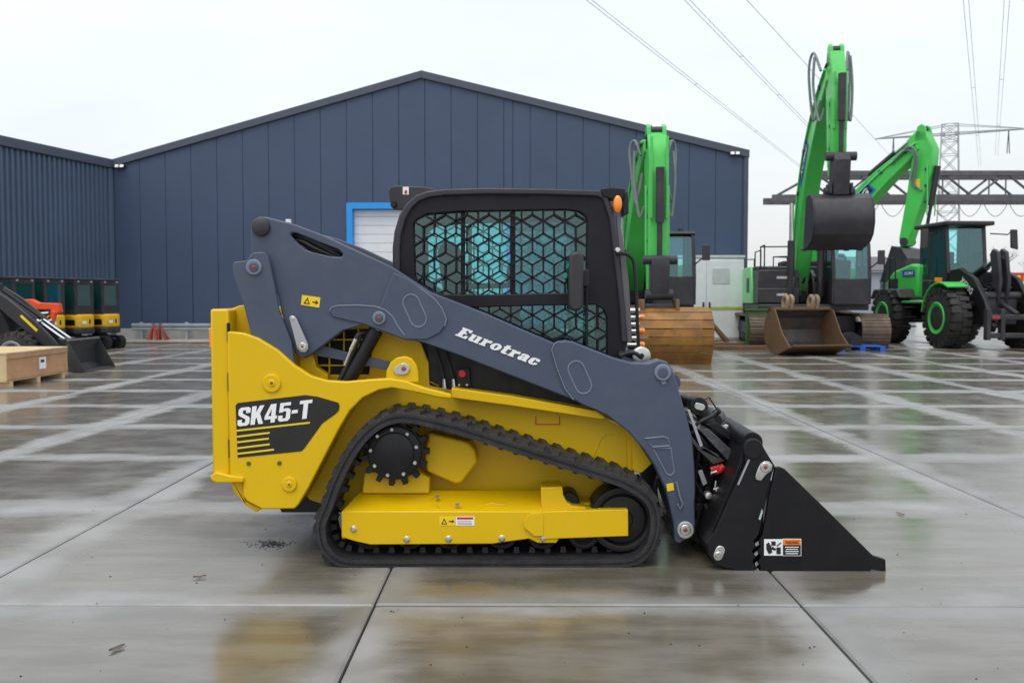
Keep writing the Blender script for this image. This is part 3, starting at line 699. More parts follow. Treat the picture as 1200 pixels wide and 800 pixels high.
# sprocket with teeth, hub and bolts
sx, sy, ysp = 462.5, 529, 4.955
c = PY(sx, sy, ysp); r1 = 41 * ysp / F; r0 = 33.5 * ysp / F; pts = []; NTH = 15
for i in range(NTH):
    a_ = 2 * math.pi * i / NTH
    for da, rr in ((-.20, r0), (-.11, r0), (-.075, r1), (.075, r1), (.11, r0)):
        pts.append(c + Vector((math.cos(a_ + da * 1.0), 0, math.sin(a_ + da * 1.0))) * rr)
mb = MB(); mb.prism(pts, (0, .05, 0)); spr = both(mb, 'sprocket', BLK, .003)
both(MB().lathe(c + Vector((0, -.05, 0)), (0, 1, 0), [(0, 22 * ysp / F), (.004, 23.5 * ysp / F), (.018, 24 * ysp / F), (.02, 30 * ysp / F), (.024, 31.5 * ysp / F), (.05, 31.5 * ysp / F)], 40), 'hub', BLK)
mb = MB(); mb.lathe(c, (0, 1, 0), [(.05, .10), (.25, .10)], 30); both(mb, 'drive_motor', YEL)
for i in range(9):
    a_ = 2 * math.pi * i / 9 + .25; q = c + Vector((math.cos(a_), 0, math.sin(a_))) * (27.3 * ysp / F)
    mb = MB(); mb.lathe(q + Vector((0, -.043, 0)), (0, 1, 0), [(0, .009), (.003, .0115), (.014, .0115)], 6); mb.build('hub_bolt', STL2, spr)
both(plate([(503, 507), (549, 518), (557, 527), (559.5, 541), (541, 565), (534, 567), (500, 552), (497, 530)], 5.06, .14), 'motor_housing', YEL, .012)
both(plate([(427, 554), (440, 552), (490, 552), (503, 560), (503, 578), (424, 578)], 5.04, .12), 'sprocket_bracket', YEL, .008)
bead([(500, 445), (514, 452)], YB, .002, False, YEL, 'pressed_crease')
# idler and rollers
ic = PY(729, 609, 4.93); ir = 39 * 4.93 / F
both(MB().lathe(ic, (0, 1, 0), [(0, ir * .30), (.006, ir * .34), (.012, ir * .70), (.02, ir * .74), (.004, ir * .80), (.0, ir * .86), (.002, ir * .97), (.01, ir), (.2, ir)], 44), 'idler_wheel', BLK)
for x in (432, 480, 527, 588, 636, 684):
    rc = PY(x, 634, 4.94); rr = rc.z - (LUG + CARC) - .004
    rc = Vector((rc.x, 4.94, LUG + CARC + .088)); rr = .086
    both(MB().lathe(rc, (0, 1, 0), [(0, rr * .35), (.006, rr * .4), (.012, rr * .62), (.004, rr * .72), (.0, rr * .8), (.002, rr * .96), (.01, rr), (.2, rr)], 30), 'track_roller', BLK)
both(MB().lathe(PY(667, 588, 5.0), (0, 1, 0), [(0, .05), (.006, .056), (.15, .056)], 22), 'carrier_roller', BLK)

# ---- loader arms
YA = 5.03
ARM = [(294, 265), (297, 258), (303, 254), (312, 254), (340, 261), (380, 276), (425, 297), (458, 312), (481, 327), (504, 342), (570, 367.5), (612, 386), (652, 403), (690, 424), (700, 470), (683, 473), (658, 463), (599, 440), (540, 417), (495, 401), (474.5, 398), (452, 390), (425, 380.5), (402, 387), (385, 400), (366, 414), (357.5, 419), (350, 418.5), (346, 414), (341, 400), (330, 368), (326, 346), (300, 320), (293.5, 300)]
SLOT = [(340, 275.5), (342, 272.5), (347, 273), (372, 283), (397, 292.5), (402, 297.5), (400.5, 301), (388, 300.5), (366, 295.5), (355, 291), (346, 282)]
arm = both(plate(ARM, YA, .10, [SLOT]), 'lift_arm', GRY, .007)
mb = MB(); pts = [PY(x, y, YA) for x, y in ((312, 256), (340, 263), (380, 278), (425, 299), (458, 314), (455, 325), (420, 312), (380, 303), (340, 300), (312, 290))]
mb.prism([p + Vector((0, .07, 0)) for p in pts], (0, .03, 0)); mb.build('slot_backing', BLK, arm)
for k_, (a_, b_) in enumerate((((341, 274), (400, 302)), ((342, 279), (396, 303)), ((348, 272), (404, 297)), ((344, 284), (388, 306)))):
    A, B = PY(*a_, YA), PY(*b_, YA); mid = (A + B) / 2 + Vector((0, 0, .012 - .012 * k_))
    mb = MB(); mb.tube(catmull([A + Vector((0, .05, 0)), A.lerp(mid, .5) + Vector((0, .03, .006)), mid + Vector((0, .028, 0)), B + Vector((0, .05, 0))], 6, False), .0105, 8); mb.build('hose', HOSE, arm)
# front knee
KNEE = [(646.5, 410), (649.5, 403), (655, 400), (663, 399), (672, 400.5), (720, 419.5), (741, 425), (760, 425.5), (767, 423), (773, 421.5), (781.5, 424), (787.5, 431), (791, 441), (798, 465), (811, 512), (814, 545), (815, 574), (814, 590), (815, 615), (810, 628), (796, 637), (790, 633.5), (789, 612), (785, 596), (780, 574), (767.5, 546), (755, 527.5), (736, 505.6), (711, 486.5), (697, 480), (683, 474.5), (672, 468), (662, 455), (653, 432)]
knee = both(plate(KNEE, YA - .014, .125), 'arm_knee', GRY, .008)
both(plate([(805.5, 480), (808.5, 480), (824, 522), (820.5, 524)], YA + .02, .02), 'knee_flange', mat('bare_edge', (.35, .36, .38), .45), .002)
# rear reinforcement plate with raised outlines
REINF = [(461, 319), (481, 329), (497, 341), (509, 350), (518, 361), (523, 374), (521, 382), (515, 390), (500, 397.5), (474.5, 397.5), (452, 389), (425, 379), (390, 371), (386, 365), (390, 360), (400, 357.5), (430, 357.5), (445, 359)]
both(plate(REINF, YA - .012, .014), 'arm_plate', GRY, .004)
bead([(386, 364), (389, 360), (396, 358), (420, 357.6), (440, 359), (452, 363.5), (460, 371), (466, 382), (474, 392.5)], YA - .012, .0045, False, parent=arm)
bead([(497, 341), (509, 350), (518, 361), (523, 374), (521, 382)], YA - .010, .004, False, parent=arm)
bead([(461, 320), (481, 330), (497, 341)], YA - .006, .003, False, parent=arm)
bead(obround(486, 364, 40, 19, R(66)), YA - .012, .0045, parent=arm)
bead(obround(679.5, 442, 40, 19, R(66)), YA - .014, .0045, parent=knee)
bead([(672, 468), (662, 455), (653, 432), (646.5, 410), (649.5, 403), (655, 400)], YA - .012, .004, False, parent=knee)
bead([(756, 513.5), (778, 511.5), (783, 514), (785, 522), (765, 523.5)], YA - .014, .005, parent=knee)
bead([(766, 526), (786, 524.5), (790.5, 553), (786, 557), (781, 555)], YA - .014, .005, parent=knee)
# bright edge along the arm's top and the far arm shows behind by itself
for x, y, r_ in ((305, 266, 10.5),):
    both(disc(x, y, YA - .02, r_, .03, dome=.008), 'pivot_cap', CHAR)
def pin(x, y, r_, Y, m1=GRY, m2=None, name='pivot_pin', parent=None):
    o = disc(x, y, Y - .014, r_, .02).build(name, m1, parent or ldr, .003)
    disc(x, y, Y - .019, r_ * .62, .01).build('pin_ring', m2 or m1, o, .002)
    disc(x, y, Y - .023, r_ * .26, .01, 8).build('pin_bolt', mat('red_bolt', (.30, .05, .04), .5), o)
    return o
# rear link plate
LINK = [(272.5, 311), (274, 307), (290, 305), (293, 299), (298, 295.5), (309, 295), (313, 299), (316, 310), (322.5, 340), (326, 363), (335, 385), (341, 400), (345, 428), (349, 440), (330, 432), (300, 405), (294, 391), (286, 360), (279, 340), (274, 325)]
link_ = both(plate(LINK, YA - .055, .035), 'rear_link', GRY, .006)
pin(297, 313, 9.5, YA - .055, GRY2, GRY, parent=link_)
pin(444, 372.5, 8, YA - .012, GRY2, GRY, parent=arm)
both(disc(777, 436.5, YA - .03, 10, .02), 'knee_cap', GRY2, .004); disc(777, 436.5, YA - .034, 6.5, .01).build('pin_ring', GRY, knee, .002)
mb = plate([(774, 447), (780, 445), (781, 449), (777, 451)], YA - .02, .01); mb.build('pin_tab', GRY2, knee)
pin(803.5, 621, 10.5, YA - .014, STL2, STL, parent=knee)
# stay bar link and cylinder
st = plate([(338.5, 372), (341, 369.5), (344.5, 370), (347, 373), (360.5, 403), (361, 409), (357.5, 413), (352, 412.5), (348, 408)], YA - .05, .018).build('stay_bar', mat('grey_galv', (.42, .44, .45), .4, metal=.5), ldr, .004)
disc(354, 406, YA - .056, 4.8, .012).build('pin_ring', STL, st); disc(354, 406, YA - .060, 1.8, .012, 8).build('pin_bolt', MATS['red_bolt'], st); disc(342.5, 373, YA - .054, 2.5, .012, 8).build('pin_ring', STL, st)
both(plate([(362, 411), (376, 404), (400, 411), (458, 424), (454, 434), (395, 421), (372, 417)], YA + .06, .03), 'lower_link', GRY, .003)
cy = MB(); A, B = PY(441, 386, YA + .05), PY(405, 452, YA + .05); cy.cyl(A, B, .041, 24); cyo = both(cy, 'lift_cylinder', BLK, .004)
mb = MB(); mb.cyl(A + (A - B).normalized() * .001, A + (A - B).normalized() * .05, .024, 16); mb.build('cylinder_rod', CHR, cyo)
mb = MB(); mb.cyl(PY(422, 393, YA + .03), PY(398, 446, YA + .03), .014, 12); mb.build('hose', HOSE, cyo)
mb = MB(); mb.cyl(PY(417, 397, YA + .01), PY(411, 410, YA + .01), .011, 10); mb.cyl(PY(411, 410, YA + .012), PY(404, 428, YA + .02), .008, 10); mb.build('hose_fitting', STL, cyo)
mb = MB(); mb.tube(catmull([PY(417, 397, YA + .01), PY(421, 391, YA + .02), PY(430, 391, YA + .05), PY(436, 398, YA + .06)], 5, False), .012, 8); mb.build('hose', HOSE, cyo)
lug = [(452, 448), (453, 434), (458, 424), (465, 419), (474, 417.5), (482, 420), (487.5, 427), (490, 436), (491, 448)]
lg = both(plate(lug, YS + .02, .05), 'cylinder_lug', YEL, .006)
tear = [(461, 435), (462, 431), (468, 426.5), (474, 425), (479, 428), (480.5, 432), (478, 437), (473, 439.5), (464, 438.5)]
t_ = plate(tear, YS + .008, .012).build('pin_retainer', STL2, lg, .003); disc(473, 432, YS + .002, 3, .01, 8).build('pin_bolt', MATS['red_bolt'], t_)
# arm lettering and small stickers
px_text('Eurotrac', 'arm_lettering', (533, 392.5), (633, 430.5), 12.0, YA - .003, WHT, arm, .30, .06)
w1 = plate([(354, 345.5), (375.5, 348.5), (374, 360.5), (352.5, 357)], YA - .003, .003).build('warning_label', YLP, arm)
plate([(355.5, 355.5), (360.5, 348.5), (363, 356.5)], YA - .0045, .002, [[(357.5, 354.6), (360.2, 350.8), (361.6, 355.2)]]).build('warning_triangle', BKP, w1)
plate([(366, 353), (370, 353.6), (370.3, 351.5), (373, 354.8), (369.7, 357), (369.8, 355), (366, 354.5)], YA - .0045, .002).build('warning_mark', BKP, w1)
plate([(781, 567), (789, 565.5), (790, 574), (782, 575.5)], YA - .017, .003).build('warning_label', YLP, knee)
mb = MB(); mb.tube([PY(x, y, YA - .03) for x, y in ((791, 566), (793, 564), (794, 570), (797, 583), (800, 590), (797, 596), (794, 590))], .006, 8); mb.build('lock_handle', GRY2, knee)
mb = MB(); mb.tube([PY(x, y, YA + .05) for x, y in ((338, 262), (338, 257))], .016, 8); mb.build('hose_clip', WHT, arm)
# cross tubes joining the two arms
for x, y, r_ in ((305, 266, .05), (790, 450, .05), (800, 560, .055)):
    q = PY(x, y, YA); mb = MB(); mb.cyl(q + Vector((0, .08, 0)), Vector((q.x, 2 * YC - YA - .08, q.z)), r_, 18); mb.build('cross_tube', GRY, ldr)

# ---- cab
YCB = 5.26
OUT = [(461, 330), (460, 290), (462, 272), (468, 252), (476, 239), (487, 229), (500, 224), (520, 221.5), (572, 220), (640, 221), (704, 223), (712, 226), (714, 236), (720, 254), (727.5, 315), (733, 361), (735.5, 401), (732, 414), (726, 418), (720, 440), (690, 470), (560, 470), (500, 430), (470, 380)]
UPW = [(484.5, 262), (488, 257), (499, 251), (546, 247.5), (664, 245.4), (677, 247), (686, 253), (688, 258), (687, 336), (683, 341), (672, 343), (578, 345), (521, 345), (505, 340), (489, 330), (486, 322)]
LOW = [(525, 361), (640, 358), (699, 357), (707, 362), (711, 372), (712, 440), (690, 445), (560, 440)]
cab = both(plate(OUT, YCB, .035, [UPW, LOW]), 'cab_side', BLKC, .006)
RIMP = [(461, 322), (460, 290), (462, 272), (468, 252), (476, 239), (487, 229), (500, 224), (520, 221.5), (572, 220), (640, 221), (704, 223), (712, 226), (714, 236), (720, 254), (727.5, 315), (733, 361), (735.5, 401)]
RIMI = [(469, 328), (468.5, 292), (470, 275), (475.5, 256), (482.5, 244), (491, 236), (502, 231.5), (521, 229), (572, 227.5), (640, 228), (700, 230), (706, 233), (708.5, 240), (714, 256), (721, 316), (726, 361), (728, 401)]
both(MB().prism([PY(x, y, YCB - .02) for x, y in RIMP + RIMI[::-1]], (0, .022, 0)), 'cab_rim', RIM, .008)
# roof, rear and front frames between the two sides
mb = MB(); o_ = [PY(x, y, YCB + .036) for x, y in RIMP[2:11]]; i_ = [p + Vector((.012, 0, -.03)) for p in o_]
Wc = 2 * (YC - YCB) - .072
mb.prism(o_ + i_[::-1], (0, Wc, 0)); mb.build('cab_roof', BLKC, ldr)
for y0 in (YCB + .036, 2 * YC - YCB - .036 - .07):
    mb = MB(); fp = [PY(x, y, YCB + .036) for x, y in ((702, 226), (712, 228), (720, 254), (727.5, 315), (733, 361), (735, 401), (722, 440), (714, 440), (724, 400), (717, 318), (709, 256))]
    mb.prism([Vector((p.x, y0, p.z)) for p in fp], (0, .07, 0)); mb.build('front_pillar', BLKC, ldr, .004)
    mb = MB(); fp = [PY(x, y, YCB + .036) for x, y in ((460, 290), (462, 272), (476, 268), (473, 400), (461, 400))]
    mb.prism([Vector((p.x, y0, p.z)) for p in fp], (0, .05, 0)); mb.build('rear_pillar', BLKC, ldr, .004)
A, B, C_ = PY(712, 234, YCB), PY(727, 330, YCB), PY(733, 405, YCB)
mb = MB(); mb.prism([A + Vector((-.02, .11, 0)), B + Vector((-.02, .11, 0)), C_ + Vector((-.02, .11, 0)), C_ + Vector((-.026, .11, 0)), B + Vector((-.026, .11, 0)), A + Vector((-.026, .11, 0))], (0, Wc - .15, 0)); mb.build('front_glass', TEAL, ldr)
A, B = PY(464, 275, YCB), PY(463, 330, YCB)
mb = MB(); mb.prism([A + Vector((.01, .09, 0)), B + Vector((.01, .09, 0)), B + Vector((.016, .09, 0)), A + Vector((.016, .09, 0))], (0, Wc - .10, 0)); mb.build('rear_glass', TEAL, ldr)
mb = MB(); A = PY(462, 335, YCB); B = PY(470, 400, YCB); mb.bb(A.x, A.x + .04, YCB + .09, YCB + Wc - .02, B.z, A.z); mb.build('rear_panel', BLKC, ldr)
# side glass panes
both(plate([(482, 262), (499, 249), (690, 243), (690, 345), (500, 346), (483, 325)], YCB + .04, .006), 'side_glass', TEAL)
both(plate([(523, 359), (713, 355), (714, 440), (560, 440)], YCB + .04, .006), 'lower_glass', TEAL)
mb = plate([(598, 247), (604, 247), (604, 345), (598, 345)], YCB + .028, .011); both(mb, 'pane_bar', BLKC)
mb = plate([(540, 247), (545, 247), (545, 345), (540, 345)], YCB + .030, .010); both(mb, 'pane_bar', BLKC)
# cube-pattern guard mesh cut from plate
def clip_convex(a_, b_, P):
    t0, t1 = 0., 1.; d = (b_[0] - a_[0], b_[1] - a_[1]); n = len(P)
    area = sum(P[i][0] * P[(i + 1) % n][1] - P[(i + 1) % n][0] * P[i][1] for i in range(n)); sg = 1 if area > 0 else -1
    for i in range(n):
        e0, e1 = P[i], P[(i + 1) % n]; nx, ny = -(e1[1] - e0[1]) * sg, (e1[0] - e0[0]) * sg
        num = (a_[0] - e0[0]) * nx + (a_[1] - e0[1]) * ny; den = d[0] * nx + d[1] * ny
        if abs(den) < 1e-9:
            if num < 0: return None
        else:
            t = -num / den
            if den > 0: t0 = max(t0, t)
            else: t1 = min(t1, t)
    if t0 >= t1: return None
    return ((a_[0] + d[0] * t0, a_[1] + d[1] * t0), (a_[0] + d[0] * t1, a_[1] + d[1] * t1))
def hexmesh(P, ox, oy, wpx=25.6, bar=1.05):
    a_ = wpx / math.sqrt(3); segs = set(); mb = MB()
    for j in range(-2, 16):
        for i in range(-2, 14):
            cx = ox + wpx * (i + .5 * (j % 2)); cy_ = oy + 1.5 * a_ * j
            V = [(round(cx + a_ * math.sin(R(60 * k)), 2), round(cy_ - a_ * math.cos(R(60 * k)), 2)) for k in range(6)]
            c0 = (round(cx, 2), round(cy_, 2))
            for k in range(6):
                s_ = tuple(sorted((V[k], V[(k + 1) % 6]))); segs.add(s_)
            for k in (1, 3, 5): segs.add((c0, V[k]))
    seen = []
    for s_ in segs:
        key = ((s_[0][0] + s_[1][0]) / 2, (s_[0][1] + s_[1][1]) / 2)
        if any(abs(key[0] - q[0]) < .3 and abs(key[1] - q[1]) < .3 for q in seen): continue
        seen.append(key)
        c = clip_convex(s_[0], s_[1], P)
        if not c: continue
        (x0, y0), (x1, y1) = c; dx, dy = x1 - x0, y1 - y0; l_ = math.hypot(dx, dy)
        if l_ < .8: continue
        ux, uy = dx / l_, dy / l_; nx, ny = -uy * bar, ux * bar; x0 -= ux * .5; y0 -= uy * .5; x1 += ux * .5; y1 += uy * .5
        mb.prism([PY(x0 + nx, y0 + ny, YCB + .008), PY(x1 + nx, y1 + ny, YCB + .008), PY(x1 - nx, y1 - ny, YCB + .008), PY(x0 - nx, y0 - ny, YCB + .008)], (0, .012, 0))
    return mb
both(hexmesh(UPW[:-2] + [(487, 328)], 496, 266), 'guard_mesh', BLKC)
both(hexmesh(LOW, 496, 266), 'lower_guard_mesh', BLKC)
# roof cap at the front, indicator, work light
mb = plate([(704, 221), (716, 219.5), (733, 221), (733, 229), (729, 234), (716, 233), (706, 230)], YCB - .03, .14); both(mb, 'roof_cap', BLKC, .006)
q = PY(724, 239, YCB - .035); mb = MB(); mb.lathe(q + Vector((0, -.012, 0)), (0, 1, 0), [(0, .008), (.004, .018), (.012, .024), (.03, .026), (.05, .026)], 20)
mb.v = [Vector((p.x, p.y, q.z + (p.z - q.z) * 2.0)) for p in mb.v]; both(mb, 'turn_light', ORGL)
mb = plate([(728, 226), (736, 224), (737, 250), (730, 253)], YCB + .0, .10); both(mb, 'work_light', BLK, .006)
both(plate([(722, 252), (726, 252), (737, 330), (741, 400), (735, 402), (729, 330)], YCB - .006, .03), 'door_edge', mat('grey_strip', (.11, .105, .115), .4), .004)
# mirror on its stay
mb = plate([(667, 300), (670, 296), (676, 294), (681, 296), (684, 301), (684, 358), (681, 363), (675, 365), (669, 363), (666, 357)], YCB - .17, .06); mir = mb.build('mirror', mat('mirror_shell', (.028, .027, .03), .5), ldr, .016, seg=3)
mb = MB(); mb.tube([PY(x, y, YCB - .05) for x, y in ((687.5, 322), (687.5, 412))], .009, 10); mb.build('mirror_stay', BLK, mir)
mb = plate([(683, 317), (690, 315), (691, 335), (684, 336)], YCB - .14, .10); mb.build('mirror_clamp', BLK, mir, .004)
mb = MB(); mb.tube([PY(687.5, 345, YCB - .05), PY(687.5, 345, YCB + .01)], .008, 8); mb.tube([PY(687.5, 400, YCB - .05), PY(687.5, 400, YCB + .01)], .008, 8); mb.build('mirror_bracket', BLK, mir)
# grab handle at the door
mb = MB(); mb.tube(catmull([PY(x, y, YCB - .05) for x, y in ((723, 298), (730, 297), (738, 300), (743, 309), (745.5, 340), (747, 380), (748, 404), (745, 412), (738, 415))], 5, False), .0105, 10); gh = mb.build('grab_handle', BLK, ldr)
disc(724, 293, YCB - .07, 3, .05).build('handle_bolt', STL, gh)
# rear beacon bracket on the far side of the cab roof
mb = MB(); mb.prism([PY(x, y, 5.95) for x, y in ((455, 224), (458, 219), (465, 217.5), (500, 219), (520, 225), (490, 245), (462, 246), (458, 242), (457, 235))], (0, .03, 0)); br = mb.build('beacon_bracket', CHAR, ldr, .006)
plate([(472, 219), (479, 219), (479, 228), (472, 228)], 5.946, .003).build('label', WHT, br)
plate([(474, 223), (477, 223), (477, 227), (474, 227)], 5.944, .002).build('label_mark', REDP, br)
mb = MB(); mb.lathe(PY(461, 239, 5.93), (0, 1, 0), [(0, .018), (.02, .022)], 14); mb.build('bracket_grommet', BLK, br)
# interior
mb = plate([(520, 345), (600, 345), (610, 352), (610, 372), (520, 372)], YC - .26, .52); mb.build('seat_cushion', SEATM, ldr, .02)
mb = plate([(512, 292), (522, 282), (534, 284), (545, 345), (520, 352)], YC - .2, .4); mb.build('seat_back', SEATM, ldr, .02)
for dy in (-.34, .30):
    mb = plate([(548, 332), (600, 331), (603, 337), (548, 339)], YC + dy, .06); mb.build('armrest', SEATM, ldr, .008)
    mb = MB(); mb.tube([PY(596, 332, YC + dy + .03), PY(597, 318, YC + dy + .03), PY(600, 308, YC + dy + .03)], [.014, .017, .02], 10); mb.build('joystick', BLK, ldr)
mb = plate([(675, 285), (700, 288), (700, 300), (678, 298)], YC + .2, .14); mb.build('display', BLK, ldr, .004)
mb = plate([(560, 372), (722, 405), (722, 450), (560, 450)], YC - .38, .76); mb.build('cab_floor', BLKC, ldr)
mb = plate([(520, 372), (610, 372), (600, 430), (520, 430)], YC - .3, .6); mb.build('seat_box', BLKC, ldr)
# black lower side panel with hoses, isolator switch
both(plate([(500, 395), (720, 440), (720, 485), (690, 482), (529, 457), (503, 455)], YB + .02, .03), 'lower_panel', BLK, .004)
for x0, x1 in ((508, 520), (518, 531)):
    mb = MB(); mb.tube([PY(x0, 402, YB - .02), PY((x0 + x1) / 2 + 1, 425, YB - .03), PY(x1, 446, YB - .03)], .009, 8); h_ = mb.build('hose', HOSE, ldr)
    mb = MB(); mb.tube([PY(x1, 444, YB - .03), PY(x1 + 1, 456, YB - .03)], [.010, .013], 8); mb.build('hose_fitting', STL, h_)
sw = plate([(534, 433), (550, 431), (552, 453), (536, 453)], YB - .03, .04).build('switch_plate', BLK, ldr, .004)
disc(541.5, 438, YB - .05, 4.6, .03).build('switch_knob', REDP, sw, .003)
for x in (538, 547): disc(x, 451, YB - .034, 1.8, .02, 8).build('bolt', STL2, sw)
# auxiliary couplers and pulley beyond the door handle
for i, y in enumerate((364, 372, 380, 388, 396, 404)):
    q0, q1 = PY(735, y, YC + .1), PY(749, y, YC + .1)
    mb = MB(); mb.cyl(q0, q1, .017, 12); co = mb.build('coupler', STL, ldr)
    if i in (1, 3, 5): mb = MB(); mb.lathe(q1, (1, 0, 0), [(0, .018), (.02, .022), (.034, .016)], 12); mb.build('coupler_cap', ORGL, co)
mb = MB(); q = PY(740, 385, YC + .16); mb.box(q, (.05, .06, .26)); mb.build('coupler_block', BLK, ldr, .006)
pu = MB().lathe(PY(752, 417, YA + .16), (0, 1, 0), [(0, .016), (.002, .042), (.004, .046), (.008, .052), (.05, .052)], 28).build('pulley', STL2, ldr)
disc(752, 417, YA + .154, 3.2, .01, 12).build('pulley_hole', BLK, pu)
for k_ in range(3):
    mb = MB(); mb.tube(catmull([PY(725, 417 - k_ * 2, YA + .12 + .03 * k_), PY(738, 413 + k_ * 2, YA + .15 + .03 * k_), PY(748, 416 + k_ * 3, YA + .16 + .03 * k_), PY(760, 432, YA + .2)], 5, False), .012, 8); mb.build('hose', HOSE, ldr)

# ---- quick hitch and two-piece bucket
YK = 4.80; KW = 2 * (YC - YK)
BKT = mat('bucket_black', (.006, .006, .008), .45, var=.2, spec=.3, vscale=6, bump=.12, bscale=200, dirt=(.018, .017, .017), dirt_amt=.5, dscale=5)
REAR = [(873, 535), (872.5, 521), (875, 516), (880, 513.5), (887, 514.5), (893, 521), (899, 531), (908, 545.5), (906, 552), (898, 580), (894, 606), (889, 627), (883, 634), (886.5, 640), (881, 646), (886.5, 652), (881.5, 658), (886.5, 664), (882, 671), (877.5, 671.5), (850, 665), (838.5, 661), (831, 651), (829.5, 640), (832, 630), (837.5, 624), (874, 542)]
FRNT = [(909, 547.5), (914, 547), (920, 549.5), (972, 600), (1023.5, 651), (1038, 655.5), (1038.5, 671), (893, 674), (889, 671), (892, 664.5), (888, 659), (892.5, 652), (888, 646), (892, 640), (889, 634), (894, 627), (897.5, 606), (902, 580)]
bk = both(plate(REAR, YK, .03), 'bucket_rear_side', BKT, .004)
both(plate(FRNT, YK - .004, .032), 'bucket_front_side', BKT, .004)
def sheet(px, th, name, y0=YK + .035, wdt=KW - .07, m=BKT, bev=.002):
    P = [PY(x, y, YK) for x, y in px]; n = len(P); o = []
    for i in range(n):
        t = P[min(i + 1, n - 1)] - P[max(i - 1, 0)]; nn = Vector((t.z, 0, -t.x)).normalized(); o.append(P[i] + nn * th)
    mb = MB(); mb.prism([Vector((p.x, y0, p.z)) for p in P + o[::-1]], (0, wdt, 0)); return mb.build(name, m, ldr, bev)
sheet([(878, 520), (873, 545), (840, 625), (834, 640), (840, 656), (880, 668)], .02, 'bucket_back')
sheet([(896, 540), (893, 600), (892, 640), (892, 668)], -.018, 'bucket_clam_back')
sheet([(892, 670), (960, 669), (1036, 668)], -.02, 'bucket_floor')
mb = MB(); A = PY(1020, 673, YK); B = PY(1046, 673.5, YK); mb.prism([Vector((A.x, YK - .006, A.z + .004)), Vector((B.x, YK - .006, A.z + .002)), Vector((B.x, YK - .006, A.z + .010)), Vector((A.x, YK - .006, A.z + .03))], (0, KW + .012, 0)); mb.build('cutting_edge', mat('edge_steel', (.16, .15, .14), .45, metal=.6, var=.3), ldr)
mb = MB(); q0, q1 = PY(884, 520, YK), PY(884, 520, YK); mb.cyl(q0 + Vector((0, .04, 0)), Vector((q0.x, 2 * YC - YK - .04, q0.z)), .055, 20); mb.build('bucket_top_tube', BKT, ldr)
both(disc(883, 526, YK - .01, 12, .045), 'bucket_ear', BKT, .004)
# pins
tearp = [(885.5, 557), (886, 562), (892, 563.5), (898, 556), (904.5, 551), (905.5, 545), (901.5, 540.5), (896, 540), (891.5, 543), (888.5, 549)]
t_ = plate(tearp, YK - .012, .012).build('pin_retainer', STL2, bk, .004)
disc(897.5, 547.5, YK - .02, 6.2, .012).build('pin_ring', STL, t_, .002); disc(897.5, 547.5, YK - .025, 2.6, .012, 8).build('pin_bolt', mat('red_bolt', (.3, .05, .04)), t_)
t2 = plate(obround(843, 648, 18, 11, R(-68)), YK - .012, .012).build('pin_retainer', STL2, bk, .004)
disc(842, 650, YK - .018, 4, .01, 12).build('pin_ring', STL, t2)
for x, y in ((887, 637), (886, 648.5), (887, 660), (887, 669)): plate([(x - 2.2, y), (x + 1.6, y - 3.2), (x + 2.6, y + .4), (x - 1.2, y + 3.4)], YK + .012, .01).build('worn_tooth', mat('bare_edge', (.35, .36, .38)), bk)  # pale chips painted in for bright ground seen through the toothed split
plate([(877, 538), (879, 538.5), (866, 568), (864, 567.5)], YK - .004, .01).build('bare_rim', MATS['bare_edge'], bk)
# label: pinch warning pictogram and orange/black text block
lb = plate([(895.5, 631.5), (917, 631.5), (917, 650.5), (895.5, 650.5)], YK - .007, .003).build('warning_label', WHT, bk)
lb2 = plate([(917, 631), (939, 631), (939, 651), (917, 651)], YK - .007, .003).build('warning_text_panel', WHT, bk)
plate([(917.6, 631.6), (938.4, 631.6), (938.4, 638), (917.6, 638)], YK - .0085, .002).build('orange_band', ORP, lb2)
plate([(917.6, 638.2), (938.4, 638.2), (938.4, 650.3), (917.6, 650.3)], YK - .0085, .002).build('black_band', BKP, lb2)
px_text('WARNING', 'label_word', (920, 636.8), (936, 636.8), 3.4, YK - .010, BKP, lb2, 0, .02)
for i, y in enumerate((640.3, 642.8, 645.3, 647.8)): plate([(920 + i % 2, y), (936 - i % 2, y), (936 - i % 2, y + .9), (920 + i % 2, y + .9)], YK - .010, .002).build('label_line', WHT, lb2)
for px_ in ([(898, 637), (901, 635), (904, 640), (905, 647), (901, 649), (898, 643)], [(904, 634), (909, 634), (909, 639), (904, 639)], [(905, 640), (910, 643), (908, 645), (904, 643)], [(910, 641), (915, 641), (915, 649), (910, 649)], [(910, 639), (915, 635), (915.6, 636), (911, 640)]):
    plate(px_, YK - .0085, .002).build('pictogram', BKP, lb)
sc_ = plate([(889, 608), (893, 596), (894, 600), (891, 609)], YK - .006, .004).build('scratch', mat('bare_scratch', (.45, .52, .5), .5), bk)  # pale sliver colours in the bright opening higher up the split
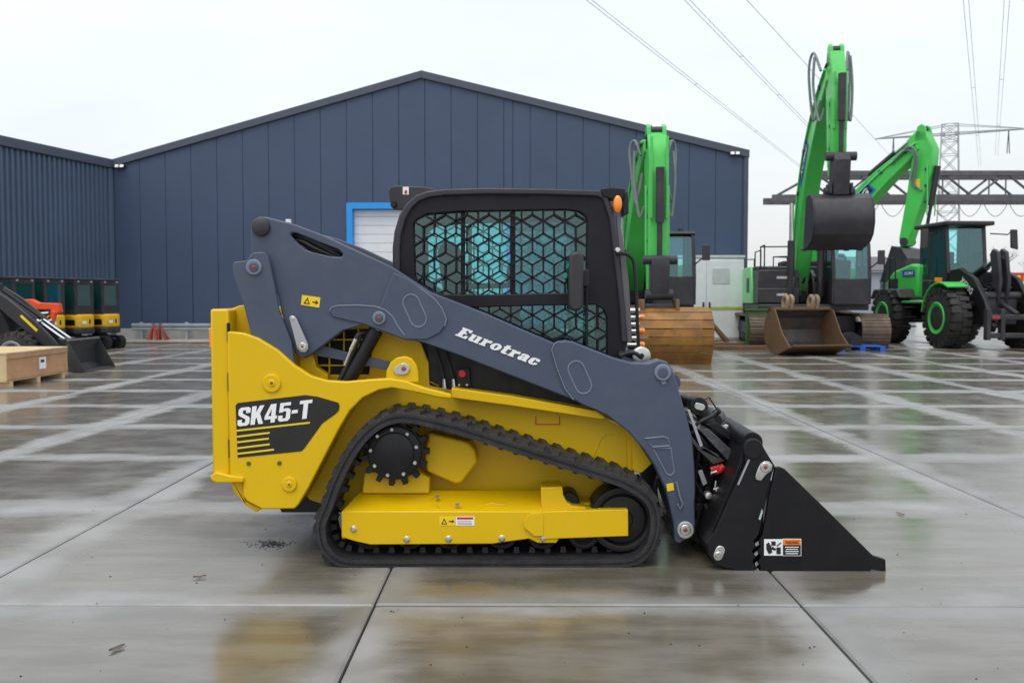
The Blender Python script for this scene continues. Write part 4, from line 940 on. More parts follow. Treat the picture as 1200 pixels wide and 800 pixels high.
# hitch frame behind the bucket
YH = 5.04
both(plate([(815, 600), (822, 545), (834, 540), (858, 548), (862, 560), (836, 625), (822, 632)], YH + .16, .035), 'hitch_plate', BLK, .005)
sheet([(828, 501), (838, 508), (868, 541)], .03, 'hitch_top_plate', YH + .3, 2 * (YC - YH) - .04, mat('hitch_dark', (.035, .037, .042), .35, var=.3, dirt=(.12, .12, .12), dirt_amt=.5, dscale=9))
sheet([(822, 520), (830, 530), (856, 543)], .02, 'hitch_lower_plate', YH + .02, 2 * (YC - YH) - .04, MATS['hitch_dark'])
hd1 = MATS['hitch_dark'] if 'hitch_dark' in MATS else mat('hitch_dark', (.035, .037, .042))
for nm, P_, y_, m_ in (('hitch_plank', [(820, 504), (830, 502), (873, 541), (861, 548)], YH + .03, mat('scuffed_steel', (.055, .057, .066), .4, var=.3, vscale=25, dirt=(.16, .16, .17), dirt_amt=.6, dscale=22)), ('hitch_rail', [(827, 497), (841, 495), (874, 519), (871, 526)], YH + .08, BLK), ('hitch_tray', [(817, 526), (826, 524), (850, 540), (836, 544)], YH + .02, MATS['hitch_dark'])):
    P3 = [PY(x, y, y_) for x, y in P_]; mb = MB(); mb.hexa(P3, [p + Vector((-.05, .5, .03)) for p in P3]); mb.build(nm, m_, ldr, .004)
mb = plate([(842, 497), (852, 496.5), (872, 509), (874, 513), (866, 515), (856, 512)], YH + .25, .35); cv = mb.build('hitch_cover', BLK, ldr, .005)
mb = MB(); P = [PY(x, y, YH + .24) for x, y in ((842, 498), (852, 496.5), (872, 509), (857, 510.5))]; mb.prism([P[0], P[1], P[2], P[3]], (0, -.06, .0)); mb.build('cover_label', mat('pale_label', (.55, .62, .58), .4), cv)
both(disc(819, 476, YH + .1, 11, .08), 'tilt_cylinder_eye', BLK, .004)
both(plate(obround(820, 476.5, 13, 8, R(15)), YH + .085, .014), 'pin_retainer', STL, .003)
both(MB().cyl(PY(819, 476, YH + .14), PY(834, 500, YH + .14), .045, 18), 'tilt_cylinder', BLK)
both(MB().cyl(PY(815, 560, YH + .16), PY(822, 500, YH + .16), .03, 16), 'tilt_rod', BLK)
both(MB().cyl(PY(838, 493, YH + .12), PY(842, 488, YH + .3), .04, 14), 'hitch_bush', BLK)
mb = MB(); mb.tube([PY(x, y, YH + .2) for x, y in ((822, 470), (831, 465.5), (840, 479), (832, 485))], .005, 6); mb.build('hitch_handle', BLK, ldr)
both(plate([(818, 552), (823, 550), (829, 566), (824, 569)], YH + .07, .02), 'grey_link', mat('grey_galv', (.42, .44, .45)), .002)
both(plate([(802, 595), (812, 600), (832, 628), (828, 640), (815, 636)], YH + .1, .1), 'hitch_foot', BLK, .006)
random.seed(11)
hs = [[(812, 505), (826, 520), (835, 545), (850, 556), (858, 575)], [(815, 540), (830, 552), (846, 548), (852, 535)], [(812, 560), (826, 580), (838, 574), (848, 562), (850, 545)], [(818, 600), (832, 600), (838, 585), (846, 566)], [(815, 498), (824, 492), (838, 486), (843, 482), (840, 478)], [(770, 560), (778, 585), (786, 600), (790, 585), (780, 565)], [(776, 545), (768, 570), (772, 596), (782, 610)], [(816, 520), (820, 545), (818, 575), (826, 604)], [(826, 590), (835, 606), (842, 590), (856, 560)], [(830, 520), (842, 540), (844, 560), (834, 590)]]
for i, h_ in enumerate(hs):
    y_ = YH + .05 + .03 * (i % 4)
    mb = MB(); mb.tube(catmull([PY(x, y, y_ + random.uniform(-.02, .05)) for x, y in h_], 6, False), random.choice((.010, .013, .016)), 8); mb.build('hose', HOSE, ldr)
for a_, b_, r_ in (((833, 550), (843, 546), .015), ((842, 552), (848, 545), .02)):
    mb = MB(); mb.cyl(PY(*a_, YH + .04), PY(*b_, YH + .04), r_, 14); mb.build('red_coupler', REDP, ldr)
mb = MB(); mb.lathe(PY(840, 551, YH + .02), (0, 1, 0), [(0, .018), (.01, .026), (.05, .026)], 16); mb.build('red_coupler', REDP, ldr)
for pl in ([(839, 563), (838, 572), (842, 578)], [(836, 573), (840, 572)], [(842, 575), (848, 577)], [(837, 579), (839, 583), (845, 585)], [(840, 552), (833, 554)]):
    mb = MB(); mb.tube([PY(x, y, YH + .0) for x, y in pl], .007, 8); mb.tube([PY(*pl[-1], YH), PY(pl[-1][0] + 1.5, pl[-1][1] + .4, YH)], .011, 6); mb.build('pipe_fitting', STL, ldr)
mb = MB(); mb.lathe(PY(831, 581, YH + .03), (0, 1, 0), [(0, .012), (.004, .02), (.06, .02)], 14); mb.build('pipe_end', STL2, ldr)
for x, y, w_, h_ in ((822, 610, 10, 14), (836, 545, 12, 8), (826, 570, 8, 16), (848, 590, 8, 12), (816, 590, 6, 20)):
    mb = plate([(x, y), (x + w_, y), (x + w_, y + h_), (x, y + h_)], YH + .12, .12); mb.build('valve_block', BLK, ldr, .005)

# ================================================================== EXCAVATORS (local frame: x forward, y left, z up)
def beam(pts, y0, y1):                          # pts: (x, z, half-depth) along a curved box beam -> closed side outline, extruded
    P = [Vector((a_, 0, b_)) for a_, b_, _ in pts]; n = len(P); L_, R_ = [], []
    for i in range(n):
        t = (P[min(i + 1, n - 1)] - P[max(i - 1, 0)]).normalized(); nn = Vector((-t.z, 0, t.x))
        L_.append(P[i] + nn * pts[i][2]); R_.append(P[i] - nn * pts[i][2])
    o = [Vector((p.x, y0, p.z)) for p in L_ + R_[::-1]]
    return MB().prism(o, (0, y1 - y0, 0))
def piston(parent, a_, b_, r_, split=.55, m=CHAR, name='cylinder', rod=None):
    a_, b_ = Vector(a_), Vector(b_); c = a_.lerp(b_, split)
    o = MB().cyl(a_, c, r_, 14).build(name, m, parent)
    MB().cyl(c, b_, r_ * .6, 12).build('rod', rod or CHR, o)
    return o
def crawler(parent, L_, Wd, Ht, yc, m_shoe, m_frame, nshoe=46):
    r_ = Ht / 2; pts = []
    for k in range(9): a_ = -math.pi / 2 + math.pi * k / 8; pts.append(Vector((L_ / 2 - r_ + r_ * math.cos(a_), 0, r_ + r_ * math.sin(a_))))
    for k in range(9): a_ = math.pi / 2 + math.pi * k / 8; pts.append(Vector((-L_ / 2 + r_ + r_ * math.cos(a_), 0, r_ + r_ * math.sin(a_))))
    P, T = resample(pts, nshoe); mb = MB(); pitch = T / nshoe
    for i in range(nshoe):
        t = (P[(i + 1) % nshoe] - P[i - 1]).normalized(); nn = Vector((t.z, 0, -t.x))
        if nn.dot(P[i] - Vector((max(-L_ / 2 + r_, min(L_ / 2 - r_, P[i].x)), 0, r_))) < 0: nn = -nn
        M = Matrix((t, Vector((0, 1, 0)), nn)).transposed()
        c = P[i] - nn * .045 + Vector((0, yc, 0))
        mb.box(c, (pitch * .96, Wd, .05), M); mb.box(c + nn * .03 + t * pitch * .25, (pitch * .14, Wd * .98, .035), M); mb.box(c + nn * .03 - t * pitch * .2, (pitch * .14, Wd * .98, .03), M)
    tr = mb.build('crawler_track', m_shoe, parent)
    mb = MB(); mb.bb(-L_ / 2 + r_ * .9, L_ / 2 - r_ * .9, yc - Wd * .28, yc + Wd * .28, Ht * .28, Ht * .74); mb.build('track_frame', m_frame, tr, .02)
    for x in (-L_ / 2 + r_, L_ / 2 - r_):
        MB().lathe((x, yc - Wd * .36, r_), (0, 1, 0), [(0, r_ * .35), (.02, r_ * .4), (.04, r_ * .75), (.06, r_ * .84), (Wd * .72, r_ * .84)], 22).build('track_wheel', m_frame, tr)
    for k in range(6):
        x = -L_ / 2 + r_ * 1.9 + (L_ - 3.8 * r_) * k / 5
        MB().lathe((x, yc - Wd * .36, Ht * .24), (0, 1, 0), [(0, .06), (.02, Ht * .13), (Wd * .72, Ht * .13)], 14).build('track_roller', m_frame, tr)
    return tr
def handrail(parent, pts, r_=.022, m=BLK): return MB().tube([Vector(p) for p in pts], r_, 6).build('handrail', m, parent)
def exc_cab(root, x0, x1, y0, y1, z0, z1):
    zs = z0 + (z1 - z0) * .40
    prof = [(x0, z0), (x1, z0), (x1 + .02, zs), (x1 - .16, z1 - .12), (x1 - .34, z1), (x0, z1)]
    for yy in (y0, y1 - .05):
        o = MB().prism([Vector((a_, yy, b_)) for a_, b_ in prof], (0, .05, 0), [[Vector((a_, yy, b_)) for a_, b_ in ((x0 + .12, zs + .04), (x0 + .62, zs + .04), (x0 + .62, z1 - .12), (x0 + .12, z1 - .12))], [Vector((a_, yy, b_)) for a_, b_ in ((x0 + .72, zs - .1), (x1 - .12, zs), (x1 - .28, z1 - .12), (x0 + .72, z1 - .12))]]).build('cab_side', CHAR, root, .01)
        MB().prism([Vector((a_, yy + .02, b_)) for a_, b_ in ((x0 + .08, zs - .1), (x1 - .1, zs - .1), (x1 - .26, z1 - .1), (x0 + .08, z1 - .1))], (0, .01, 0)).build('side_window', TEAL2, o)
    MB().prism([Vector((a_, y0 - .02, b_)) for a_, b_ in ((x0 - .03, z1 - .06), (x1 - .28, z1 - .06), (x1 - .2, z1 - .02), (x1 - .3, z1 + .05), (x0 - .03, z1 + .05))], (0, y1 - y0 + .04, 0)).build('cab_roof', CHAR, root, .02)
    MB().bb(x1 - .06, x1 + .015, y0 + .052, y1 - .052, z0, zs - .03).build('front_panel', CHAR, root, .01)
    MB().bb(x0, x0 + .05, y0 + .052, y1 - .052, z0, zs).build('rear_panel', CHAR, root)
    fg = MB().prism([Vector((x1 - .01, y0 + .09, zs - .02)), Vector((x1 - .01, y1 - .09, zs - .02)), Vector((x1 - .19, y1 - .09, z1 - .1)), Vector((x1 - .19, y0 + .09, z1 - .1))], (.012, 0, 0)).build('windscreen', TEAL, root)
    for yy in (y0 + .05, y1 - .09):
        MB().prism([Vector((x1 - .02, yy, zs - .03)), Vector((x1 + .02, yy, zs - .03)), Vector((x1 - .15, yy, z1 - .06)), Vector((x1 - .2, yy, z1 - .06))], (0, .04, 0)).build('windscreen_post', CHAR, fg)
    MB().bb(x0 + .3, x0 + .85, (y0 + y1) / 2 - .28, (y0 + y1) / 2 + .28, z0, z0 + .55).bb(x0 + .25, x0 + .42, (y0 + y1) / 2 - .26, (y0 + y1) / 2 + .26, z0 + .55, z0 + 1.3).build('seat', SEATM, root, .04)
    MB().bb(x0, x1, y0 + .05, y1 - .05, z0 - .02, z0 + .03).build('cab_floor', CHAR, root)
def decal(root, x0, z0, dx, dz, h_, y, side, txt='XCMG'):
    d = Vector((dx, 0, dz)); ln = d.length; d.normalize(); u = Vector((-d.z, 0, d.x)); o = Vector((x0, y, z0)); ext = Vector((0, .006 * side, 0))
    k = MB().prism([o - u * h_ / 2, o + d * ln - u * h_ / 2, o + d * ln * .96 + u * h_ / 2, o - d * ln * .04 + u * h_ / 2], ext).build('brand_decal', BLP, root)
    o2 = o + ext * .5
    MB().prism([o2 + d * ln * .12 - u * h_ * .36, o2 + d * ln * .95 - u * h_ * .36, o2 + d * ln * .93 + u * h_ * .36, o2 + d * ln * .1 + u * h_ * .36], ext).build('decal_panel', BKP, k)
    st_ = o2 + ext * 1.2 + d * ln * .16 - u * h_ * .24
    if side > 0: text_part(txt, 'lettering', st_ + d * ln * .72, -d, u, ln * .72, h_ * .48, WHT, k, .2, .03, .003)
    else: text_part(txt, 'lettering', st_, d, u, ln * .72, h_ * .48, WHT, k, .2, .03, .003)
ARM0 = {}
def shift_arm(root, dy):                        # boom, stick and bucket sit beside the cab, off the centre line
    for o in root.children:
        if o.name not in ARM0[root.name]: o.location.y += dy
def excavator(name, label, loc, rotz, boom, stick, stick_w, tip, bucket, s=1.0, halfw=1.8, cyl_pts=None, bhw=.28):
    root = thing(name, label, 'excavator', loc, rotz, group='green excavators')
    for sd in (-1, 1): crawler(root, 4.5, .78, .98, sd * (halfw - .39), SHOE, CHAR)
    MB().bb(-1.1, 1.1, -halfw + .7, halfw - .7, .45, .95).build('car_body', CHAR, root, .04)
    MB().lathe((0, 0, .9), (0, 0, 1), [(0, .75), (.22, .75)], 26).build('slew_ring', CHAR, root)
    MB().bb(-2.3, 1.75, -1.66, 1.45, 1.10, 1.27).build('deck', CHAR, root, .03)
    # rear: counterweight, engine hood, side doors
    cw = [(-2.5, -1.68), (-2.9, -1.0), (-3.0, 0), (-2.9, .9), (-2.5, 1.5), (-1.9, 1.5), (-1.9, -1.68)]
    MB().prism([Vector((x, y, 1.15)) for x, y in cw], (0, 0, 1.15)).build('counterweight', GRN2, root, .06, seg=3)
    MB().bb(-1.88, -.35, -1.45, 1.4, 1.28, 2.45).build('engine_hood', CHAR, root, .05)
    for sd in (-1, 1):
        sdp = MB().prism([Vector((x, sd * 1.7, z)) for x, z in ((-1.9, 1.28), (.55, 1.28), (.42, 2.05), (.12, 2.42), (-1.9, 2.42))], (0, .08 * -sd, 0)).build('side_panel', GRN2, root, .03)
        MB().bb(-.55, -.05, sd * 1.705 - .012, sd * 1.705 + .012, 1.62, 2.08).build('side_vent', CHAR, sdp, .01)
    tb = MB().bb(.15, 1.55, -1.64, -.48, 1.28, 2.28).build('tool_box', CHAR, root, .03)
    MB().bb(1.2, 1.62, -1.65, -.47, 1.30, 1.74).build('step_box', CHAR, root, .03)
    for z in (2.05, 1.55): MB().bb(1.54 if z > 1.8 else 1.615, 1.57 if z > 1.8 else 1.635, -1.12, -.82, z - .035, z + .035).build('vent_grille', STL2, tb)
    MB().bb(-1.6, -.5, -.6, .6, 2.45, 2.62).build('exhaust_cover', CHAR, root, .04)
    for x, y in ((1.4, -1.45), (.6, -1.45), (.6, -.6)):
        handrail(root, [(x, y, 2.26), (x, y, 3.0)])
    handrail(root, [(1.4, -1.45, 3.0), (.6, -1.45, 3.0), (.6, -.6, 3.0)])
    handrail(root, [(-.4, -1.3, 2.4), (-.4, -1.3, 2.95), (-1.7, -1.3, 2.95), (-1.7, -1.3, 2.4)])
    exc_cab(root, .35, 2.0, .36, 1.44, 1.28, 3.12)
    MB().tube([Vector((2.0, 1.4, 2.3)), Vector((2.15, 1.62, 2.5)), Vector((2.15, 1.66, 2.7))], .02, 6).build('mirror_arm', BLK, root)
    MB().bb(2.12, 2.17, 1.56, 1.76, 2.4, 2.8).build('mirror', CHAR, root, .02)
    for y_ in (.6, 1.1): MB().bb(1.2, 1.5, y_, y_ + .1, 3.17, 3.26).build('work_light', CHAR, root, .01)
    ARM0[root.name] = set(o.name for o in root.children)
    # boom
    bo = beam(boom, -bhw, bhw).build('boom', GRN, root, .03)
    for sd in (-1, 1):
        MB().tube(catmull([Vector((a_, sd * (bhw + .03), b_ + c_ * .55)) for a_, b_, c_ in boom[1:]], 4, False), .03, 6).build('boom_pipe', GRN2, bo)
        for a_, b_, c_ in boom[2:6]: MB().box((a_, sd * (bhw + .02), b_ + c_ * .55), (.12, .06, .12)).build('pipe_clamp', CHAR, bo)
    for y_ in (-.42, .32): MB().prism([Vector((x, y_, z)) for x, z in ((-.1, 1.27), (1.15, 1.27), (.95, 2.1), (.5, 2.3))], (0, .1, 0)).build('boom_bracket', CHAR, root)
    k = len(boom) * 2 // 5; bx, bz, bh = boom[k]
    for sd in (-1, 1): piston(root, (1.55, sd * .42, 1.5), (bx + .1, sd * .42, bz), .105, .6, CHAR, 'boom_cylinder')
    for y_ in (-.2, -.1, .1, .2):
        MB().tube(catmull([Vector((a_, y_, b_)) + Vector((-(0), 0, c_ + .05)) for a_, b_, c_ in boom[1:]], 4, False), .028, 6).build('boom_hose', HOSE, root)
    # stick as an outline
    so_ = MB().prism([Vector((x, -stick_w / 2, z)) for x, z in stick], (0, stick_w, 0)).build('stick', GRN, root, .03)
    zt2 = max(z for x, z in stick); xt2 = sum(x for x, z in stick if z > zt2 - .3) / max(1, sum(1 for x, z in stick if z > zt2 - .3))
    for sd in (-1, 1):
        y_ = sd * stick_w / 2
        MB().prism([Vector((x, y_, z)) for x, z in ((xt2 - .22, zt2 - .35), (xt2 - .12, zt2 + .12), (xt2 + .02, zt2 + .20), (xt2 + .14, zt2 + .12), (xt2 + .26, zt2 - .4))], (0, -sd * .09, 0)).build('stick_ear', GRN, so_, .015)
        for f_ in (.25, .5, .75):
            zz = zt2 - .8 - f_ * 2.2; MB().box((xt2 + .25, y_ + sd * .02, zz), (.10, .05, .08)).build('hose_clamp', CHAR, so_)
        MB().tube([Vector((xt2 + .28, y_ + sd * .035, zt2 - 1.2)), Vector((xt2 + .32, y_ + sd * .035, zt2 - 2.4)), Vector((xt2 + .3, y_ + sd * .03, zt2 - 2.9))], .022, 6).build('stick_pipe', GRN2, so_)
    MB().cyl((xt2, -stick_w / 2 + .06, zt2 + .06), (xt2, stick_w / 2 - .06, zt2 + .06), .09, 14).build('stick_pin', CHAR, so_)
    if cyl_pts:
        piston(root, *[(x, 0, z) for x, z in cyl_pts[0]], .11, .62, CHAR, 'stick_cylinder')
        piston(root, *[(x, 0, z) for x, z in cyl_pts[1]], .10, .6, CHAR, 'bucket_cylinder', CHAR)
    return root

# one standing behind the loader's cab, wide rusty bucket on the ground
E1 = PY(770, 400, 21.0)
boom1 = [(.55, 1.75, .26), (1.0, 2.6, .42), (1.7, 3.5, .44), (2.6, 4.15, .40), (3.5, 4.6, .32), (4.35, 4.85, .22), (4.6, 4.88, .14)]
stick1 = [(4.25, 5.0), (4.4, 5.16), (4.7, 5.16), (4.95, 4.9), (5.12, 4.5), (5.05, 2.4), (5.05, 1.5), (4.75, 1.5), (4.6, 2.4), (4.3, 4.3)]
e1 = excavator('excavator', 'green crawler excavator with its wide rusty slatted bucket set down on the yard', (3.15, 25.6, 0), R(-90), boom1, stick1, .44, None, None, halfw=1.6,
               cyl_pts=(((2.4, 4.75), (4.35, 5.4)), ((5.28, 4.3), (5.25, 2.3))))
def bent_hoses(root, pts_list, r_=.035, m=None):
    for p in pts_list: MB().tube(catmull([Vector(q) for q in p], 5, False), r_, 7).build('arm_hose', m or mat('grey_hose', (.16, .18, .19), .45), root)
bent_hoses(e1, [[(4.3, sd * .26, 4.3), (4.4, sd * .42, 3.6), (4.2, sd * .5, 4.4), (4.1, sd * .52, 4.9), (4.2, sd * .42, 5.05), (4.35, sd * .3, 4.7)] for sd in (-1, 1)] + [[(4.7, sd * .26, 3.5), (4.6, sd * .36, 3.3), (4.45, sd * .46, 4.1), (4.3, sd * .44, 4.8)] for sd in (-1, 1)])
for y_ in (-.20, .14): MB().bb(5.10, 5.17, y_, y_ + .06, 3.2, 5.0).build('stick_rib', GRN, e1, .01)
lk = MB().prism([Vector((x, -.2, z)) for x, z in ((4.95, 2.3), (5.4, 2.35), (5.45, 2.1), (5.3, 1.45), (4.9, 1.4))], (0, .4, 0)).build('bucket_link', CHAR, e1, .03)
MB().cyl((5.3, -.38, 2.28), (5.3, .38, 2.28), .1, 14).build('link_pin', CHAR, lk)
MB().cyl((5.2, -.3, 1.52), (5.2, .3, 1.52), .12, 14).build('link_pin', CHAR, lk)
for y_ in (-.42, .34): MB().bb(4.85, 5.45, y_, y_ + .08, 1.14, 1.42).build('coupler_ear', RUSTB, e1, .02)
MB().bb(4.9, 5.3, -.33, .33, 1.2, 1.32).build('coupler_plate', CHAR, e1, .02)
# ditching bucket: curved shell made of welded slats
prof = [(4.75, 1.20), (5.2, 1.22), (5.52, 1.12), (5.68, .96), (5.74, .78), (5.74, .60), (5.70, .43), (5.62, .27), (5.52, .12), (5.44, .0)]
bw = 1.12
bkt = MB().bb(4.62, 4.72, -bw + .03, bw - .03, .98, 1.16).build('ditching_bucket', RUST, e1)
for sd in (-1, 1): MB().prism([Vector((x, sd * bw, z)) for x, z in prof + [(5.38, .0), (4.6, .55), (4.55, 1.0)]], (0, -.03 * sd, 0)).build('bucket_side', RUST, bkt, .006)
for i in range(len(prof) - 1):
    (x0, z0), (x1, z1) = prof[i], prof[i + 1]; t = Vector((x1 - x0, 0, z1 - z0)).normalized(); nn = Vector((-t.z, 0, t.x)); nn = nn if nn.x + nn.z * .3 > 0 else -nn
    a_, b_ = Vector((x0, 0, z0)) + t * .008, Vector((x1, 0, z1)) - t * .008; q = nn * (.02 + .008 * (i % 2))
    MB().prism([Vector((p.x, -bw + .012, p.z)) for p in (a_, b_, b_ + q, a_ + q)], (0, 2 * bw - .024, 0)).build('bucket_slat', RUST if i else WORN, bkt, .004)

# big one with its arm raised high and a charcoal bucket curled under
E2 = Vector((8.92, 28.5, 0)); rot2 = R(-96.8)
boom2 = [(.55, 1.75, .28), (.95, 2.9, .46), (1.5, 4.2, .52), (2.3, 5.3, .50), (3.3, 6.1, .42), (4.3, 6.75, .30), (5.0, 7.1, .2)]
stick2 = [(4.75, 7.2), (4.9, 7.62), (5.22, 7.62), (5.45, 7.2), (5.72, 6.6), (5.62, 4.9), (5.52, 4.45), (5.2, 4.45), (5.05, 5.2), (4.85, 6.6)]
e2 = excavator('excavator', 'tall green crawler excavator with arm raised high and charcoal bucket hanging', tuple(E2), rot2, boom2, stick2, .36, None, None, halfw=1.95,
               cyl_pts=(((2.9, 6.75), (4.85, 7.7)), ((5.85, 6.9), (5.85, 5.0))), bhw=.22)
bent_hoses(e2, [[(4.7, sd * .28, 6.5), (4.6, sd * .42, 6.0), (4.4, sd * .5, 6.9), (4.35, sd * .5, 7.5), (4.5, sd * .42, 7.75), (4.9, sd * .32, 7.2)] for sd in (-1, 1)] + [[(5.2, sd * .28, 6.2), (5.1, sd * .38, 5.9), (4.8, sd * .48, 6.8), (4.7, sd * .44, 7.6)] for sd in (-1, 1)])
decal(e2, 1.75, 4.75, 1.05, 1.05, .42, -.222, -1)
for y_ in (-.17, .11): MB().bb(5.60, 5.70, y_, y_ + .06, 5.6, 7.0).build('stick_rib', GRN, e2, .01)
lk = MB().prism([Vector((x, -.2, z)) for x, z in ((5.5, 4.9), (5.95, 5.0), (6.05, 4.8), (5.95, 3.95), (5.45, 3.9))], (0, .4, 0)).build('bucket_link', CHAR, e2, .03)
MB().cyl((5.85, -.36, 4.9), (5.85, .36, 4.9), .11, 14).build('link_pin', CHAR, lk)
MB().cyl((5.7, -.36, 4.05), (5.7, .36, 4.05), .12, 14).build('link_pin', CHAR, lk)
prof = [(5.3, 3.98), (5.8, 4.0), (6.12, 3.85), (6.3, 3.55), (6.32, 3.25), (6.2, 2.98), (5.95, 2.82), (5.5, 2.72), (5.0, 2.66)]
o_ = []
for x, z in prof: o_.append(Vector((x, 0, z)))
inn = [p + (Vector((5.6, 0, 3.4)) - p).normalized() * .04 for p in o_]
bw = .68
b2_ = MB().prism([Vector((p.x, -bw, p.z)) for p in o_ + inn[::-1]], (0, 2 * bw, 0)).build('bucket', CHAR, e2, .01)
for sd in (-1, 1):
    MB().prism([Vector((p.x, sd * bw, p.z)) for p in o_], (0, sd * .035, 0)).build('bucket_side', CHAR, b2_, .01)
    MB().prism([Vector((x, sd * .22, z)) for x, z in ((5.4, 3.99), (5.95, 3.99), (5.95, 4.25), (5.5, 4.25))], (0, sd * .06, 0)).build('bucket_ear', CHAR, b2_, .01)
for y_ in (-.7, -.35, 0, .35, .7):
    MB().prism([Vector((5.02, y_ - .06, 2.64)), Vector((5.02, y_ + .06, 2.64)), Vector((4.78, y_ + .035, 2.68)), Vector((4.78, y_ - .035, 2.68))], (0, 0, .06)).build('bucket_tooth', WORN, b2_)
for y_ in (-.3, -.15, 0, .15, .3):
    MB().tube(catmull([Vector((1.2, y_, 1.9)), Vector((1.7, y_ * 1.2, 2.05)), Vector((1.8, y_ * 1.3, 1.6)), Vector((1.6, y_, 1.35))], 4, False), .03, 6).build('swing_hose', HOSE, e2)

shift_arm(e2, -.30)
# a third behind, arm bent over to the right
boom3 = [(.55, 1.9, .26), (1.3, 3.0, .40), (2.2, 3.95, .44), (3.2, 4.85, .40), (4.2, 5.7, .32), (5.1, 6.35, .24), (5.5, 6.65, .14)]
stick3 = [(5.1, 6.85), (5.45, 7.15), (5.75, 7.1), (6.05, 6.5), (6.0, 5.7), (5.6, 4.4), (5.2, 3.25), (4.95, 3.2), (4.9, 3.5), (5.15, 5.0), (5.3, 6.2)]
e3 = excavator('excavator', 'green excavator with bent arm rising behind the black-cabbed wheel loader', (10.45, 36.2, 0), R(-52), boom3, stick3, .46, None, None, halfw=1.7,
               cyl_pts=(((3.6, 5.85), (5.2, 6.95)), ((6.12, 5.9), (5.75, 3.7))))
decal(e3, 2.55, 4.25, 1.35, 1.2, .46, -.282, -1)
MB().bb(5.42, 5.62, -.245, -.229, 5.2, 5.5).build('warning_label', YLP, e3)
bent_hoses(e3, [[(4.6, -.33, 6.1), (5.2, -.4, 6.5), (5.5, -.38, 6.2), (5.35, -.3, 5.5), (5.5, -.28, 5.2)], [(4.7, -.33, 6.2), (5.35, -.44, 6.6), (5.6, -.4, 6.2), (5.45, -.3, 5.4), (5.7, -.28, 5.1)]])
lk3 = MB().cyl((5.1, -.3, 3.4), (5.1, .3, 3.4), .14, 14).build('bucket_pin', CHAR, e3)
prof = [(4.9, 3.2), (5.3, 3.1), (5.5, 2.8), (5.4, 2.3), (5.0, 2.0), (4.5, 2.0)]
b3_ = MB().prism([Vector((x, -.7, z)) for x, z in prof] + [Vector((x * .99 + .02, -.7, z + .05)) for x, z in prof[::-1]], (0, 1.4, 0)).build('bucket', CHAR, e3)
for sd in (-1, 1): MB().prism([Vector((x, sd * .7, z)) for x, z in prof], (0, sd * .03, 0)).build('bucket_side', CHAR, b3_)

# ================================================================== WHEEL LOADER
def wheel(root, x, y, r_, wd, side, tyre_m, rim_m, nl=22, name='wheel'):
    c = Vector((x, y, r_)); ax = Vector((0, side, 0)); h_ = wd / 2
    w_ = MB().lathe(c - ax * h_, ax, [(0, r_ * .52), (.02, r_ * .62), (wd * .03, r_ * .8), (wd * .12, r_ * .93), (wd * .25, r_ * .965), (wd * .75, r_ * .965), (wd * .88, r_ * .93), (wd * .97, r_ * .8), (wd - .02, r_ * .62), (wd, r_ * .52)], 40).build(name, tyre_m, root, sharp=50)
    MB().lathe(c, ax, [(0, r_ * .5), (h_ + .012, r_ * .54), (h_ + .03, r_ * .51), (h_ + .01, r_ * .46), (h_ - .01, r_ * .35), (h_ - .2, r_ * .33), (h_ - .22, r_ * .18), (h_ - .12, r_ * .14), (h_ - .12, r_ * .05)], 32).build('rim', rim_m, w_)
    mb = MB()
    for i in range(nl):
        for sd in (-1, 1):
            a_ = 2 * math.pi * (i + (.5 if sd > 0 else 0)) / nl; d = Vector((math.cos(a_), 0, math.sin(a_))); t = Vector((-d.z, 0, d.x))
            M = Matrix((t, Vector((0, 1, 0)), d)).transposed()
            mb.box(c + d * r_ * .965 + Vector((0, sd * h_ * .52, 0)), (r_ * .17, h_ * .88, r_ * .07), M)
            mb.box(c + d * r_ * .90 + Vector((0, sd * h_ * .93, 0)), (r_ * .15, h_ * .12, r_ * .14), M)
    o = mb.build('tyre_tread', tyre_m, w_); o['kind'] = 'stuff'
    return w_
WLo = Vector((13.5, 28.55, 0))
wlr = thing('wheel_loader', 'large green wheel loader with black cab, black lift arms and green rims', 'wheel loader', tuple(WLo), R(-87))
for x in (1.75, -1.75):
    for sd in (-1, 1): wheel(wlr, x, sd * 1.14, .87, .6, sd, RUB2, GRN)
MB().bb(-2.6, .2, -.55, .55, .75, 1.35).build('rear_frame', CHAR, wlr, .05)
MB().bb(.1, 2.6, -.45, .45, .7, 1.5).build('front_frame', CHAR, wlr, .05)
MB().cyl((1.75, -1.0, .87), (1.75, 1.0, .87), .22, 16).build('front_axle', CHAR, wlr)
MB().cyl((-1.75, -1.0, .87), (-1.75, 1.0, .87), .22, 16).build('rear_axle', CHAR, wlr)
hood = MB().prism([Vector((x, -.78, z)) for x, z in ((-.75, 1.45), (-.75, 2.5), (-1.2, 2.55), (-2.4, 2.35), (-2.9, 2.05), (-3.0, 1.45))], (0, 1.56, 0)).build('engine_hood', GRN, wlr, .08, seg=3)
for sd in (-1, 1):
    MB().bb(-2.75, -2.05, sd * .785 - .01, sd * .785 + .01, 1.75, 2.1).build('hood_vent', CHAR, hood, .01)
    MB().prism([Vector((x, sd * .78, z)) for x, z in ((-2.95, 1.42), (-2.7, 1.75), (-1.0, 1.75), (-.8, 1.45))], (0, sd * .55, 0)).build('rear_fender', CHAR, wlr, .05)
decal(wlr, -1.75, 2.25, .85, 0, .22, -.79, -1)
handrail(wlr, [(-2.0, -1.28, 1.7), (-2.0, -1.28, 2.75), (-1.2, -1.28, 2.75), (-1.2, -1.28, 1.5)]); handrail(wlr, [(-1.6, -1.28, 2.75), (-1.6, -1.28, 1.6)])
